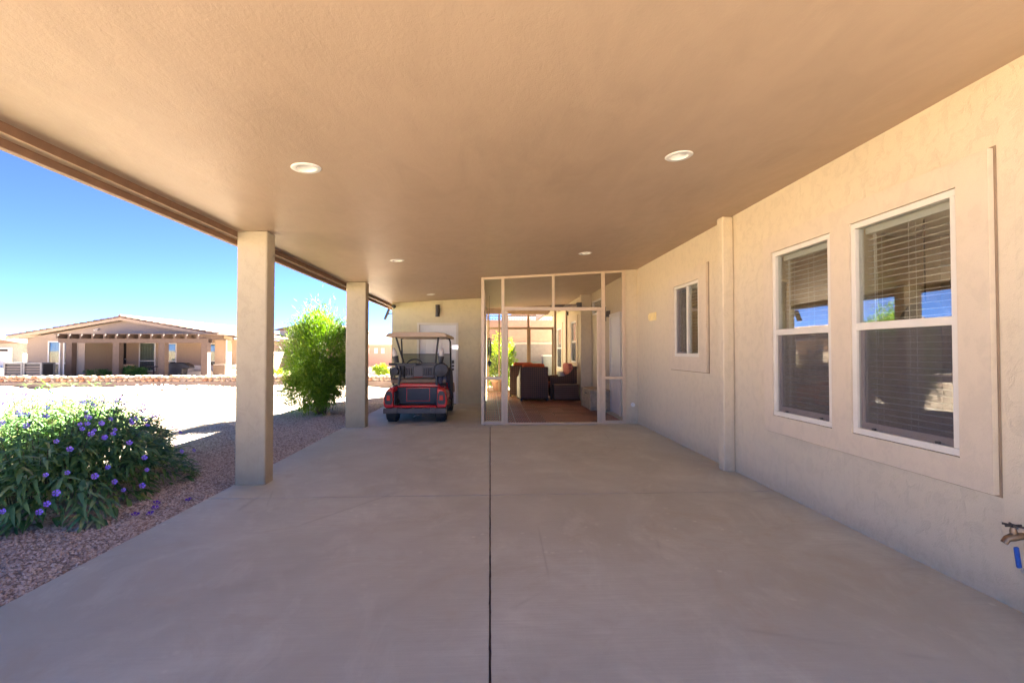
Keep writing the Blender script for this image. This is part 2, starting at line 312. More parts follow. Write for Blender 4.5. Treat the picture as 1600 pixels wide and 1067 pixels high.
# ------------------------------------------------------------------ mesh builder
ORG = {}
class MB:
    def __init__(s): s.v = []; s.f = []; s.mi = []; s.cur = 0
    def _add(s, vs, fs):
        o = len(s.v); s.v += [tuple(p) for p in vs]
        for f in fs: s.f.append(tuple(o+i for i in f)); s.mi.append(s.cur)
        return s
    def mat(s, i): s.cur = i; return s
    def box(s, x0, x1, y0, y1, z0, z1):
        return s._add([(x0,y0,z0),(x1,y0,z0),(x1,y1,z0),(x0,y1,z0),(x0,y0,z1),(x1,y0,z1),(x1,y1,z1),(x0,y1,z1)],
                      [(0,3,2,1),(4,5,6,7),(0,1,5,4),(1,2,6,5),(2,3,7,6),(3,0,4,7)])
    def obox(s, c, hx, hy, hz, m=None):
        m = m or Matrix.Identity(3); c = Vector(c)
        vs = [c + m @ Vector((a*hx, b*hy, d*hz)) for d in (-1,1) for a, b in ((-1,-1),(1,-1),(1,1),(-1,1))]
        return s._add(vs, [(0,3,2,1),(4,5,6,7),(0,1,5,4),(1,2,6,5),(2,3,7,6),(3,0,4,7)])
    def prism(s, poly, a0, a1, axis='y'):
        """poly in the plane normal to axis: y -> (x,z), x -> (y,z), z -> (x,y)"""
        def pt(p, a): return {'y': (p[0], a, p[1]), 'x': (a, p[0], p[1]), 'z': (p[0], p[1], a)}[axis]
        n = len(poly)
        return s._add([pt(p, a0) for p in poly]+[pt(p, a1) for p in poly],
                      [tuple(range(n))[::-1], tuple(range(n, 2*n))]+[(i, (i+1)%n, n+(i+1)%n, n+i) for i in range(n)])
    def tube(s, pts, r, n=8, caps=True):
        pts = [Vector(p) for p in pts]; rs = r if isinstance(r, (list, tuple)) else [r]*len(pts)
        vs = []; prevx = None
        for i, p in enumerate(pts):
            d = (pts[min(i+1, len(pts)-1)] - pts[max(i-1, 0)]).normalized()
            x = prevx - d*prevx.dot(d) if prevx is not None else d.orthogonal()
            if x.length < 1e-5: x = d.orthogonal()
            x.normalize(); y = d.cross(x); prevx = x
            for k in range(n):
                a = 2*math.pi*k/n; vs.append(p + (x*math.cos(a)+y*math.sin(a))*rs[i])
        fs = [(i*n+k, i*n+(k+1)%n, (i+1)*n+(k+1)%n, (i+1)*n+k) for i in range(len(pts)-1) for k in range(n)]
        if caps: fs += [tuple(range(n))[::-1], tuple(range((len(pts)-1)*n, len(pts)*n))]
        return s._add(vs, fs)
    def lathe(s, prof, c=(0,0,0), axis='z', n=20, caps=True):
        vs = []
        for r, h in prof:
            for k in range(n):
                a = 2*math.pi*k/n; u, v = r*math.cos(a), r*math.sin(a)
                p = {'z': (u, v, h), 'x': (h, u, v), 'y': (v, h, u)}[axis]
                vs.append((p[0]+c[0], p[1]+c[1], p[2]+c[2]))
        m = len(prof)
        fs = [(i*n+k, i*n+(k+1)%n, (i+1)*n+(k+1)%n, (i+1)*n+k) for i in range(m-1) for k in range(n)]
        if caps: fs += [tuple(range(n))[::-1], tuple(range((m-1)*n, m*n))]
        return s._add(vs, fs)
    def ring(s, axis, a0, a1, u0, u1, v0, v1, t):
        """rectangular frame ring; axis normal x (u=y, v=z) or y (u=x, v=z)"""
        tl, tr, tb, tt = t if isinstance(t, tuple) else (t,)*4
        for (p, q, r_, w_) in ((u0, u1, v0, v0+tb), (u0, u1, v1-tt, v1), (u0, u0+tl, v0+tb, v1-tt), (u1-tr, u1, v0+tb, v1-tt)):
            if axis == 'x': s.box(a0, a1, p, q, r_, w_)
            else: s.box(p, q, a0, a1, r_, w_)
        return s
    def holed(s, axis, a0, a1, u0, u1, v0, v1, holes):
        """slab with rectangular holes, one clean surface"""
        us = sorted({u0, u1, *[h[0] for h in holes], *[h[1] for h in holes]}); vs_ = sorted({v0, v1, *[h[2] for h in holes], *[h[3] for h in holes]})
        def solid(i, j):
            if i < 0 or j < 0 or i >= len(us)-1 or j >= len(vs_)-1: return False
            cu, cv = (us[i]+us[i+1])/2, (vs_[j]+vs_[j+1])/2
            return not any(h[0] < cu < h[1] and h[2] < cv < h[3] for h in holes)
        P = (lambda a, u, v: (a, u, v)) if axis == 'x' else (lambda a, u, v: (u, a, v))
        def q(*p): s._add(p, [(0,1,2,3)])
        for i in range(len(us)-1):
            for j in range(len(vs_)-1):
                if not solid(i, j): continue
                a, b, c, d = us[i], us[i+1], vs_[j], vs_[j+1]
                q(P(a0,a,c),P(a0,b,c),P(a0,b,d),P(a0,a,d)); q(P(a1,a,c),P(a1,b,c),P(a1,b,d),P(a1,a,d))
                if not solid(i-1, j): q(P(a0,a,c),P(a0,a,d),P(a1,a,d),P(a1,a,c))
                if not solid(i+1, j): q(P(a0,b,c),P(a0,b,d),P(a1,b,d),P(a1,b,c))
                if not solid(i, j-1): q(P(a0,a,c),P(a0,b,c),P(a1,b,c),P(a1,a,c))
                if not solid(i, j+1): q(P(a0,a,d),P(a0,b,d),P(a1,b,d),P(a1,a,d))
        return s
    def build(s, name, mats, parent=None, bevel=0, smooth=False, fix=True):
        me = bpy.data.meshes.new(name)
        o_ = ORG.get(parent.name, (0,0,0)) if parent else (0,0,0)
        me.from_pydata([(p[0]-o_[0], p[1]-o_[1], p[2]-o_[2]) for p in s.v], [], s.f)
        for m_ in (mats if isinstance(mats, (list, tuple)) else [mats]): me.materials.append(m_)
        if s.cur or any(s.mi): me.polygons.foreach_set('material_index', s.mi)
        if fix:
            bm = bmesh.new(); bm.from_mesh(me); bmesh.ops.remove_doubles(bm, verts=bm.verts, dist=1e-5) if bevel == 0 and fix == 'weld' else None
            bmesh.ops.recalc_face_normals(bm, faces=bm.faces); bm.to_mesh(me); bm.free()
        if smooth: me.shade_smooth()
        ob = bpy.data.objects.new(name, me); col.objects.link(ob)
        if parent: ob.parent = parent; ORG[ob.name] = o_
        if bevel:
            b = ob.modifiers.new('bevel', 'BEVEL'); b.width = bevel; b.segments = 2; b.limit_method = 'ANGLE'
        return ob
def smooth_angle(ob, deg=40):
    me = ob.data; me.shade_smooth()
    try: me.set_sharp_from_angle(angle=R(deg))
    except Exception: pass
    return ob
def tag(o, label=None, cat=None, group=None, kind=None):
    for k, v in (('label', label), ('category', cat), ('group', group), ('kind', kind)):
        if v: o[k] = v
    return o
def thing(name, label, cat, loc=(0,0,0), group=None, kind=None):
    o = bpy.data.objects.new(name, None); col.objects.link(o); o.location = loc; o.empty_display_size = .2
    ORG[o.name] = tuple(loc); return tag(o, label, cat, group, kind)
def kids(o): return [c for c in bpy.data.objects if c.parent == o]
def copy_tree(o, parent=None):
    c = o.copy(); col.objects.link(c); c.parent = parent
    for ch in kids(o): copy_tree(ch, c)
    return c
def mesh_raw(name, V, F, mat, parent=None, smooth=False):
    me = bpy.data.meshes.new(name)
    V = np.asarray(V, np.float32)
    if parent: V = V - np.array(ORG.get(parent.name, (0,0,0)), np.float32)
    lens = np.array([len(f) for f in F], np.int32) if not isinstance(F, tuple) else F[1]
    loops = np.concatenate([np.asarray(f, np.int32) for f in F]) if not isinstance(F, tuple) else F[0]
    me.vertices.add(len(V)); me.vertices.foreach_set('co', V.ravel())
    me.loops.add(len(loops)); me.loops.foreach_set('vertex_index', loops)
    me.polygons.add(len(lens)); st = np.concatenate([[0], np.cumsum(lens)[:-1]]).astype(np.int32)
    me.polygons.foreach_set('loop_start', st); me.polygons.foreach_set('loop_total', lens)
    me.materials.append(mat); me.update(calc_edges=True); me.validate()
    if smooth: me.shade_smooth()
    ob = bpy.data.objects.new(name, me); col.objects.link(ob)
    if parent: ob.parent = parent; ORG[ob.name] = ORG.get(parent.name, (0,0,0))
    return ob

LT = np.array([0,2,1, 0,3,2, 1,2,5,4, 2,3,6,5, 4,5,7, 5,6,7], np.int32); LL = np.array([3,3,4,4,3,3], np.int32)
def leaf_verts(p, d, n, L, W, droop):
    """arrays of leaves: base point p, direction d, up n (all (k,3)), length, width, droop -> (k,8,3)"""
    d = d/np.linalg.norm(d, axis=1, keepdims=True); s = np.cross(d, n); s /= np.linalg.norm(s, axis=1, keepdims=True)+1e-9
    n = np.cross(s, d); L = L[:,None]; W = W[:,None]; dr = np.zeros_like(p); dr[:,2] = -1; dr = dr*droop[:,None]*L
    def at(t, w_, f): return p + d*L*t + s*W*w_ + n*W*f + dr*t*t
    return np.stack([p, at(.33,-.46,.10), at(.33,0,-.06), at(.33,.46,.10), at(.68,-.36,.08), at(.68,0,-.05), at(.68,.36,.08), at(1.,0,0)], 1)
def leaf_mesh(name, p, d, n, L, W, droop, mat, parent=None):
    V = leaf_verts(p, d, n, L, W, droop); k = len(V)
    loops = (LT[None,:] + 8*np.arange(k, dtype=np.int32)[:,None]).ravel()
    return mesh_raw(name, V.reshape(-1,3), (loops, np.tile(LL, k)), mat, parent)

# ------------------------------------------------------------------ ground
def gz(x, y):
    x = np.asarray(x, float); y = np.asarray(y, float)
    z = -0.045 + 0*x
    far = np.clip((y-12)/7, 0, 1)*np.clip((-x-3)/2, 0, 1)
    z = z + far*(.045*np.sin(x*.9+1.3)+.03*np.sin(x*2.3+y*.7)+.03)
    away = np.clip((-x-5)/3, 0, 1)
    z = z + away*(.02*np.sin(x*1.7+y*1.1)+.015*np.sin(x*3.1-y*2.3))
    sw = np.exp(-((y-21.2)/1.0)**2)*np.clip((-x-3)/1, 0, 1)
    z = z - .24*sw
    z = z - .14*np.clip((y-22)/3, 0, 1)*np.clip((-x-3)/1, 0, 1)
    return z
xs = np.concatenate([[-1500,-500,-200,-90,-60,-48], np.arange(-40,-12,.5), np.arange(-12,-2,.22), np.arange(-2,6,1.), [8,15,30,60,120,500,1500]])
ys = np.concatenate([[-1500,-400,-120,-40,-15,-6], np.arange(-3,24,.22), np.arange(24,40,1.), [45,60,90,160,400,1500]])
gx, gy = np.meshgrid(xs, ys); gzv = gz(gx, gy)
jit = np.where((gx < -4.9) & (gx > -40) & (gy > 0) & (gy < 24), rng.normal(0, .012, gx.shape), 0)
nx, ny = len(xs), len(ys)
idx = np.arange(nx*ny).reshape(ny, nx)
q = np.stack([idx[:-1,:-1], idx[:-1,1:], idx[1:,1:], idx[1:,:-1]], -1).reshape(-1,4).astype(np.int32)
g = mesh_raw('ground', np.stack([gx, gy, gzv+jit], -1).reshape(-1,3), (q.ravel(), np.full(len(q), 4, np.int32)), M['ground'], smooth=True)
tag(g, kind='structure')

# gravel bed and loose gravel along the slab
def gravel_edge(y): return -5.15 + .12*math.sin(y*1.3) + .08*math.sin(y*3.1) - .55*max(0, y-13)
bedv = []; ny_ = 110
for i in range(ny_):
    y = -2 + 19.5*i/(ny_-1); xe = gravel_edge(y)
    for k in range(8):
        x = xe + (-2.55-xe)*k/7; bedv.append((x, y, float(gz(x, y))+.018))
q = [(i*8+k, i*8+k+1, i*8+k+9, i*8+k+8) for i in range(ny_-1) for k in range(7)]
tag(mesh_raw('gravel_bed', bedv, q, M['bed'], smooth=True), kind='structure')
def stones(name, X, Y, S, mat, z0):
    base = np.array([(1,0,0),(0,1,0),(-1,0,0),(0,-1,0),(0,0,1),(0,0,-1),(.6,.6,.55),(-.6,-.6,.5)], float)
    base = np.array([(1,0,0),(.3,.95,0),(-.8,.6,0),(-.8,-.6,0),(.3,-.95,0),(.35,.3,.75),(-.5,.1,.8),(.2,-.5,.7)], float)
    F = [(0,1,5),(1,2,6,5),(2,3,6),(3,4,7,6),(4,0,5,7),(5,6,7)]
    k = len(X); a = rng.uniform(0, 6.28, k); c, s_ = np.cos(a)[:,None], np.sin(a)[:,None]
    B = base[None]*rng.uniform(.7, 1.3, (k, 8, 3)); B = B*np.stack([np.ones(k), rng.uniform(.55,1,k), rng.uniform(.5,.9,k)], -1)[:,None,:]
    tilt = rng.normal(0, .25, (k,1)); 
    V = np.stack([B[...,0]*c-B[...,1]*s_, B[...,0]*s_+B[...,1]*c, B[...,2]+B[...,0]*tilt], -1)*S[:,None,None]
    V += np.stack([X, Y, z0], -1)[:,None,:]
    loops = np.concatenate([np.array(f) for f in F]).astype(np.int32); ln = np.array([len(f) for f in F], np.int32)
    L = (loops[None]+8*np.arange(k, dtype=np.int32)[:,None]).ravel()
    return mesh_raw(name, V.reshape(-1,3), (L, np.tile(ln, k)), mat)
K = 72000
yy = 1.8 + 11.5*rng.random(K)**1.7; xx = np.array([gravel_edge(v) for v in yy]); xx = xx + (-2.70-xx)*rng.random(K)
ss = rng.uniform(.006, .0135, K)*(1+.045*yy)
tag(stones('gravel', xx, yy, ss, M['gravel'], gz(xx, yy)+.020), 'loose pinkish tan gravel strip beside the concrete patio slab', 'gravel', kind='stuff')
# clods and rubble on the bare lot
K = 3200
yy = rng.uniform(6, 20.6, K); xx = -5.3 - rng.random(K)**.8*22
ss = rng.lognormal(-4.0, .55, K)
mclod = m_island('dirt_clod', [(0., (.40, .27, .19)), (.5, (.52, .37, .27)), (1., (.66, .55, .45))], .95)
tag(stones('dirt_clods', xx, yy, np.minimum(ss, .07), mclod, gz(xx, yy)), 'small stones and clods scattered over the bare dirt lot', 'dirt', kind='stuff')
K = 420
cx = np.where(rng.random(K) < .6, rng.normal(-11.4, .9, K), rng.normal(-9.2, 1.4, K)); cyy = rng.normal(19.0, .5, K)
tag(stones('rubble', cx, cyy, rng.uniform(.03, .10, K), mclod, gz(cx, cyy)+.03), 'pale rubble heaped before the stone wall near the first column', 'rubble', kind='stuff')

# ------------------------------------------------------------------ patio slab
slab = thing('patio_slab', None, None, (0, 4, 0), kind='structure')
def panel(x0, x1, y0, y1):
    jr = random.Random(int(y0*100+x1*10)); n = max(2, int((y1-y0)/.045)); inner_right = abs(x1) < .2
    edge = [((x1 if inner_right else x0)+(-1 if inner_right else 1)*abs(jr.gauss(0, .0016))*(3 if jr.random() < .05 else 1), y0+(y1-y0)*i/n) for i in range(n+1)]
    poly = ([(x0, y0)]+edge+[(x0, y1)]) if inner_right else ([(x1, y1)]+edge[::-1]+[(x1, y0)])
    MB().prism(poly, -.12, 0, 'z').build('concrete_panel', M['concrete'], slab)
XL, XR, JW = -2.675, 2.85, .0045
ysj = [-3.0, 4.73, 9.08, 16.4]
for i in range(3):
    y0, y1 = ysj[i]+(.008 if i else 0), ysj[i+1]-.008
    if i < 2:
        panel(XL, -JW, y0, y1); panel(JW, XR, y0, y1)
    else:
        panel(XL, -JW-.1, y0, y1); panel(-.1+JW, XR, y0, y1)
MB().box(XL, XR, -3, 16.4, -.13, -.022).build('joint_filler', M['joint'], slab)

# ------------------------------------------------------------------ the house
KS = .33/5.5
def cz(x): return 2.65 + KS*(x+2.66)
house = thing('house', 'tan stucco house with covered patio, two square columns and blind-hung windows', 'house', (2.85, 6, 0))
WIN = [(3.865, 4.695, .765, 2.375), (2.785, 3.645, .765, 2.385)]
SWN = (6.40, 7.275, 1.315, 2.37)
WX = 2.85
MB().holed('x', WX, WX+.17, 1.7, 9.25, -.1, 3.03, WIN+[SWN]).build('wall', M['stucco'], house, fix='weld')
MB().box(2.61, 3.02, 9.25, 9.42, -.1, 2.985).build('wall', M['stucco'], house, bevel=.012)
MB().holed('x', 2.80, 2.97, 9.42, 13.4, -.1, 2.985, [(11.95, 13.1, 2.36, 2.74)]).build('wall', M['stucco'], house, fix='weld')
MB().holed('x', 2.60, 2.77, 13.4, 20, -.1, 2.97, [(14.46, 15.37, 1.04, 2.31), (17.45, 18.75, .75, 2.24)]).build('wall', M['stucco'], house, fix='weld')
MB().box(2.50, 2.80, 13.24, 13.398, -.1, 2.96).build('pilaster', M['stucco'], house, bevel=.012)
MB().box(2.715, 2.849, 5.52, 5.66, -.001, 2.975).build('pilaster', M['stucco'], house, bevel=.014)
MB().box(2.97, 8.0, 20, 20.15, -.1, 3.0).build('wall', M['stucco'], house); MB().box(3.02, 8.0, 1.7, 1.85, -.1, 3.0).build('wall', M['stucco'], house)  # near end wall set forward, out of view, to admit more light
MB().holed('x', 8.0, 8.15, 1.7, 20.15, -.1, 3.3, [(3.0, 5.2, .8, 2.4), (6.2, 7.4, .8, 2.4)]).build('wall', M['stucco'], house)  # unseen far wall; its openings are added to let light into the rooms
# stucco surrounds of the windows
MB().holed('x', 2.808, 2.849, 2.59, 4.84, .595, 2.545, [(w_[0]-.003, w_[1]+.003, w_[2]-.003, w_[3]+.003) for w_ in WIN]).build('window_surround', M['stucco_trim'], house, bevel=.006)
MB().holed('x', 2.808, 2.849, 6.17, 7.48, 1.115, 2.55, [(SWN[0]-.003, SWN[1]+.003, SWN[2]-.003, SWN[3]+.003)]).build('window_surround', M['stucco_trim'], house, bevel=.006)
MB().ring('x', 2.842, 2.8485, 2.578, 4.852, .583, 2.557, .0115).build('edge_shade_line', M['edge_shade'], house); MB().ring('x', 2.842, 2.8485, 6.158, 7.492, 1.103, 2.562, .0115).build('edge_shade_line', M['edge_shade'], house)  # thin dark strips round the surrounds, standing in for their edge shadow
# ceiling, roof, fascia
ceil_o = MB().prism([(-2.66, cz(-2.66)), (2.86, cz(2.86)), (2.86, cz(2.86)+.02), (-2.66, cz(-2.66)+.02)], 1.5, 16.12).build('ceiling', M['ceiling'], house)
MB().prism([(-2.83, cz(-2.83)+.11), (8.3, 3.40), (8.3, 3.52), (-2.83, cz(-2.83)+.20)], 1.4, 16.2).prism([(1.95, 2.98), (8.3, 3.40), (8.3, 3.52), (1.95, 3.10)], 16.2, 20.6).build('roof', M['rooftile'], house)  # near ends of ceiling and roof cut back, out of view, for more light
MB().box(-2.715, -2.662, 1.48, 16.16, 2.592, 2.77).build('fascia', M['fascia'], house, bevel=.004)
MB().box(-2.722, -2.655, 1.48, 16.16, 2.586, 2.5905).build('fascia_lip', M['fascia_lip'], house)
MB().box(-2.775, -2.724, 1.45, 16.18, 2.535, 2.79).build('fascia', M['fascia'], house, bevel=.004)
MB().box(-2.66, 1.95, 16.125, 16.17, 2.62, 2.96).build('fascia', M['fascia_lip'], house)
MB().box(1.96, 2.02, 16.3, 20.6, 2.70, 2.95).build('fascia', M['nb_trim'], house)
MB().box(2.02, 2.6, 16.3, 20.5, 2.86, 2.88).build('ceiling', M['almond'], house)
# columns
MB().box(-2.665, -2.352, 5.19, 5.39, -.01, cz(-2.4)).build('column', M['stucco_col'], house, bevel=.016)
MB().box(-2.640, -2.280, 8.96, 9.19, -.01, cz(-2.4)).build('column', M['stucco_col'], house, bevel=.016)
# storage room at the patio's far end
DX0, DX1, DZ = -1.86, -.90, 2.08
def slopewall(x0, x1, z0, y0, y1, name='wall', m='stucco_store'):
    MB().prism([(x0, z0), (x1, z0), (x1, cz(x1)-.002), (x0, cz(x0)-.002)], y0, y1).build(name, M[m], house)
slopewall(-2.58, DX0, -.1, 12.8, 12.95); slopewall(DX1, -.12, -.1, 12.8, 12.95)
slopewall(DX0, DX1, DZ, 12.8, 12.95)
slopewall(-2.58, -2.43, -.1, 12.952, 16.1); slopewall(-.27, -.12, -.1, 12.952, 16.1); slopewall(-2.43, -.27, -.1, 15.95, 16.1)
dr = MB().box(DX0, DX1, 12.83, 12.875, .012, DZ)
door = dr.build('door', M['white'], house, bevel=.004)
pm = MB()
for (a, b, c, d) in ((-1.74, -1.44, 1.30, 1.92), (-1.32, -1.02, 1.30, 1.92), (-1.74, -1.44, .22, 1.14), (-1.32, -1.02, .22, 1.14)):
    pm.ring('y', 12.818, 12.829, a, b, c, d, .03).box(a+.06, b-.06, 12.822, 12.829, c+.06, d-.06)
pm.build('door_panel', M['white'], door, bevel=.003)
MB().ring('y', 12.775, 12.835, DX0-.06, DX1+.06, -.001, DZ+.055, (.058, .058, .0001, .054)).build('door_frame', M['almond'], house, bevel=.004)
MB().box(-1.01, -.955, 12.80, 12.829, 1.06, 1.15).lathe([(.028, 12.79), (.03, 12.829)], (-.982, 0, 1.0), 'y', 14).build('lock', M['bronze'], door, bevel=.003)
MB().lathe([(.03, 12.80), (.03, 12.829)], (-.982, 0, .91), 'y', 14).tube([(-.982, 12.80, .91), (-.982, 12.775, .91), (-1.10, 12.775, .905)], .010).build('handle', M['bronze'], door)
MB().box(DX0+.001, DX1-.001, 12.80, 12.95, -.001, .011).build('threshold', M['bronze'], house)

# windows of the near wall
def window(y0, y1, z0, z1, hung=True):
    X0 = 2.818
    wf = MB().ring('x', X0, X0+.075, y0, y1, z0, z1, (.044, .044, .046, .044))
    zm = (z0+z1)/2 + .01
    if hung: wf.box(X0+.004, X0+.07, y0+.044, y1-.044, zm-.028, zm+.028)
    else: wf.box(X0+.004, X0+.07, (y0+y1)/2-.05, (y0+y1)/2-.005, z0+.04, z1-.036)
    win = wf.build('window', M['almond'], house, bevel=.003)
    if hung:
        MB().box(X0+.03, X0+.034, y0+.036, y1-.036, zm+.024, z1-.036).build('pane', M['glass'], win)
        MB().ring('x', X0+.036, X0+.06, y0+.037, y1-.037, z0+.041, zm-.025, (.034, .034, .052, .004)).build('sash', M['sash'], win, bevel=.002)
        MB().box(X0+.046, X0+.05, y0+.071, y1-.071, z0+.093, zm-.029).build('pane', M['glass'], win)
        sm = MB(); sm._add([(X0+.022, y0+.037, z0+.041), (X0+.022, y1-.037, z0+.041), (X0+.022, y1-.037, zm-.025), (X0+.022, y0+.037, zm-.025)], [(0,1,2,3)])
        sm.build('insect_screen', M['screen'], win)
        for ya in (y0+.15, y1-.2): MB().box(X0+.010, X0+.0215, ya, ya+.03, z0+.041, z0+.062).build('latch', M['black'], win)
    else:
        ym = (y0+y1)/2
        MB().box(X0+.03, X0+.034, y0+.036, ym-.05, z0+.04, z1-.036).build('pane', M['glass'], win)
        MB().ring('x', X0+.036, X0+.06, ym-.005, y1-.037, z0+.041, z1-.037, .03).build('sash', M['sash'], win, bevel=.002)
        MB().box(X0+.046, X0+.05, ym+.025, y1-.067, z0+.071, z1-.067).build('pane', M['glass'], win)
        sm = MB(); sm._add([(X0+.022, ym, z0+.041), (X0+.022, y1-.037, z0+.041), (X0+.022, y1-.037, z1-.037), (X0+.022, ym, z1-.037)], [(0,1,2,3)])
        sm.build('insect_screen', M['screen'], win)
    # blind inside: head rail, valance, slats, ladder cords
    bx = X0+.125
    MB().box(bx-.03, bx+.03, y0+.03, y1-.03, z1-.085, z1-.03).build('head_rail', M['blind'], win, bevel=.003)
    zs = z1-.125; pitch = .0445; first = None
    while zs > z0+.07:
        sm = MB().obox((bx, (y0+y1)/2, zs), .0165, (y1-y0)/2-.036, .0014, Matrix.Rotation(R(-3+random.uniform(-1.5, 1.5)), 3, 'Y'))
        if first is None: first = sm.build('blind_slat', M['blind'], win)
        else:
            c = first.copy(); c.parent = win; col.objects.link(c); c.location = (0, 0, zs-(z1-.125)); ORG[c.name] = ORG[first.name]
        zs -= pitch
    MB().box(bx-.022, bx+.022, y0+.036, y1-.036, z0+.045, z0+.062).build('bottom_rail', M['blind'], win)
    cm = MB()
    for f in (.16, .52, .86):
        yc = y0 + (y1-y0)*f
        for dx in (-.026, .026): cm.tube([(bx+dx, yc, z1-.08), (bx+dx, yc, z0+.05)], .0016, 5)
    cm.tube([(bx-.034, y1-.12, z1-.1), (bx-.034, y1-.125, z1-.85)], .002, 5).tube([(bx-.034, y1-.14, z1-.1), (bx-.034, y1-.15, z1-.95)], .002, 5)
    cm.build('cord', M['blind'], win)
    return win
for w_ in WIN: window(*w_)
window(*SWN, hung=False)
# windows inside the enclosure and beyond it
def small_window(x, y0, y1, z0, z1, hung=True):
    f = MB().ring('x', x-.012, x+.06, y0, y1, z0, z1, .045)
    if hung: f.box(x-.008, x+.05, y0+.045, y1-.045, (z0+z1)/2-.02, (z0+z1)/2+.025)
    wn_ = f.build('window', M['white'], house, bevel=.003)
    MB().box(x+.02, x+.024, y0+.045, y1-.045, z0+.045, z1-.045).build('pane', M['glass'], wn_)
    if hung:
        sm = MB(); sm._add([(x+.012, y0+.046, z0+.046), (x+.012, y1-.046, z0+.046), (x+.012, y1-.046, (z0+z1)/2-.021), (x+.012, y0+.046, (z0+z1)/2-.021)], [(0,1,2,3)]); sm.build('insect_screen', M['screen'], wn_)
    MB().box(x+.10, x+.104, y0-.05, y1+.05, z0-.05, z1+.05).build('curtain', M['curtain'] if hung else M['blind'], wn_)
    return wn_
small_window(2.80, 11.95, 13.1, 2.36, 2.74, False)
small_window(2.60, 14.46, 15.37, 1.04, 2.31); small_window(2.60, 17.45, 18.75, .75, 2.24)
MB().holed('x', 2.575, 2.599, 14.2, 15.6, .86, 2.47, [(14.457, 15.373, 1.037, 2.313)]).build('window_surround', M['stucco_trim'], house, bevel=.005)
MB().holed('x', 2.575, 2.599, 17.2, 19.0, .55, 2.42, [(17.447, 18.753, .747, 2.243)]).build('window_surround', M['stucco_trim'], house, bevel=.005)
idr = MB().box(2.775, 2.799, 10.26, 11.02, .02, 2.16).build('door', M['white'], house, bevel=.003)
MB().ring('x', 2.768, 2.774, 10.36, 10.92, 1.2, 2.0, .03).ring('x', 2.768, 2.774, 10.36, 10.92, .25, 1.05, .03).build('door_panel', M['white'], idr)
MB().ring('x', 2.76, 2.799, 10.18, 11.10, .001, 2.24, (.078, .078, .0001, .078)).build('door_frame', M['white'], house, bevel=.004)
# rooms behind the windows
MB().box(3.021, 8, 1.86, 20, -.1, -.005).build('interior_floor', M['intfloor'], house)
MB().box(3.03, 5.6, 5.75, 5.85, -.005, 2.9).box(5.6, 5.7, 1.86, 2.9, -.005, 2.9).box(5.6, 5.7, 4.6, 5.85, -.005, 2.9).box(3.03, 7.9, 7.9, 8.0, -.005, 2.9).build('interior_wall', M['intwall'], house)
MB().box(3.021, 7.99, 1.86, 9.2, 2.82, 2.86).build('interior_ceiling', M['white'], house)
MB().box(5.575, 5.598, 4.52, 4.66, 0, 2.1).box(5.575, 5.598, 2.84, 2.95, 0, 2.1).build('interior_trim', M['white'], house)

# ------------------------------------------------------------------ fittings on the house
def downlight(x, y, label):
    z = cz(x); t = thing('recessed_light', label, 'ceiling light', (x, y, z), 'round recessed lights in the patio ceiling')
    a = -math.atan(KS)
    def place(o): o.rotation_euler = (0, a, 0)
    place(MB().lathe([(.070, z-.004), (.098, z-.006), (.105, z-.001), (.105, z+.012), (.070, z+.012)], (x, y, 0), 'z', 28, False).build('trim_ring', M['white'], t, smooth=True))
    place(MB().lathe([(.070, z-.004), (.060, z+.035), (.050, z+.05)], (x, y, 0), 'z', 28, False).build('baffle', M['white'], t, smooth=True))
    place(MB().lathe([(.050, z+.048), (.030, z+.040), (.001, z+.036)], (x, y, 0), 'z', 24, False).build('bulb', M['white'], t, smooth=True))
downlight(-1.34, 3.56, 'recessed ceiling light nearest the open side, in front of the first column')
downlight(1.45, 3.63, 'recessed ceiling light nearest the big windows')
downlight(-1.37, 7.16, 'recessed ceiling light between the two columns and the screened room')
downlight(1.46, 7.35, 'recessed ceiling light in front of the screened room, toward the house wall')
downlight(-1.40, 11.43, 'recessed ceiling light above the golf cart')
# cut the openings for these lights into the soffit
cut = MB()
for (x, y) in ((-1.34, 3.56), (1.45, 3.63), (-1.37, 7.16), (1.46, 7.35), (-1.40, 11.43)): cut.lathe([(.086, 2.4), (.086, 3.2)], (x, y, 0), 'z', 28)
cut = cut.build('cutter', M['ceiling'])
bmod = ceil_o.modifiers.new('cut', 'BOOLEAN'); bmod.object = cut; bmod.operation = 'DIFFERENCE'; bmod.solver = 'EXACT'
dg = bpy.context.evaluated_depsgraph_get()
newm = bpy.data.meshes.new_from_object(ceil_o.evaluated_get(dg)); ceil_o.modifiers.clear(); ceil_o.data = newm
bpy.data.objects.remove(cut)

def sconce(x, y, z, axis, label, square=False):
    t = thing('wall_light', label, 'wall light', (x, y, z), 'dark up and down lights on the walls')
    if axis == 'y':
        MB().box(x-.055, x+.055, y-.03, y-.001, z-.07, z+.07).build('back_plate', M['bronze'], t, bevel=.006)
        smooth_angle(MB().lathe([(.045, z-.155), (.055, z-.155), (.055, z+.155), (.045, z+.155), (.045, z+.13), (.0, z+.13)], (x, y-.085, 0), 'z', 24).build('shade', M['bronze'], t))
    else:
        MB().box(x-.09, x-.001, y-.06, y+.06, z-.07, z+.07).build('back_plate', M['bronze'], t, bevel=.006)
        smooth_angle(MB().lathe([(.055, z-.17), (.065, z-.17), (.065, z+.17), (.055, z+.17), (.055, z+.14), (.0, z+.14)], (x-.155, y, 0), 'z', 24).build('shade', M['bronze'], t))
sconce(-1.38, 12.8, 2.445, 'y', 'dark cylinder wall light above the white storage door')
sconce(2.80, 11.2, 2.26, 'x', 'dark cylinder wall light inside the screened room beside the white door')
t = thing('security_camera', 'small black camera under the soffit at the storage room corner', 'camera', (-2.52, 12.8, 2.55))
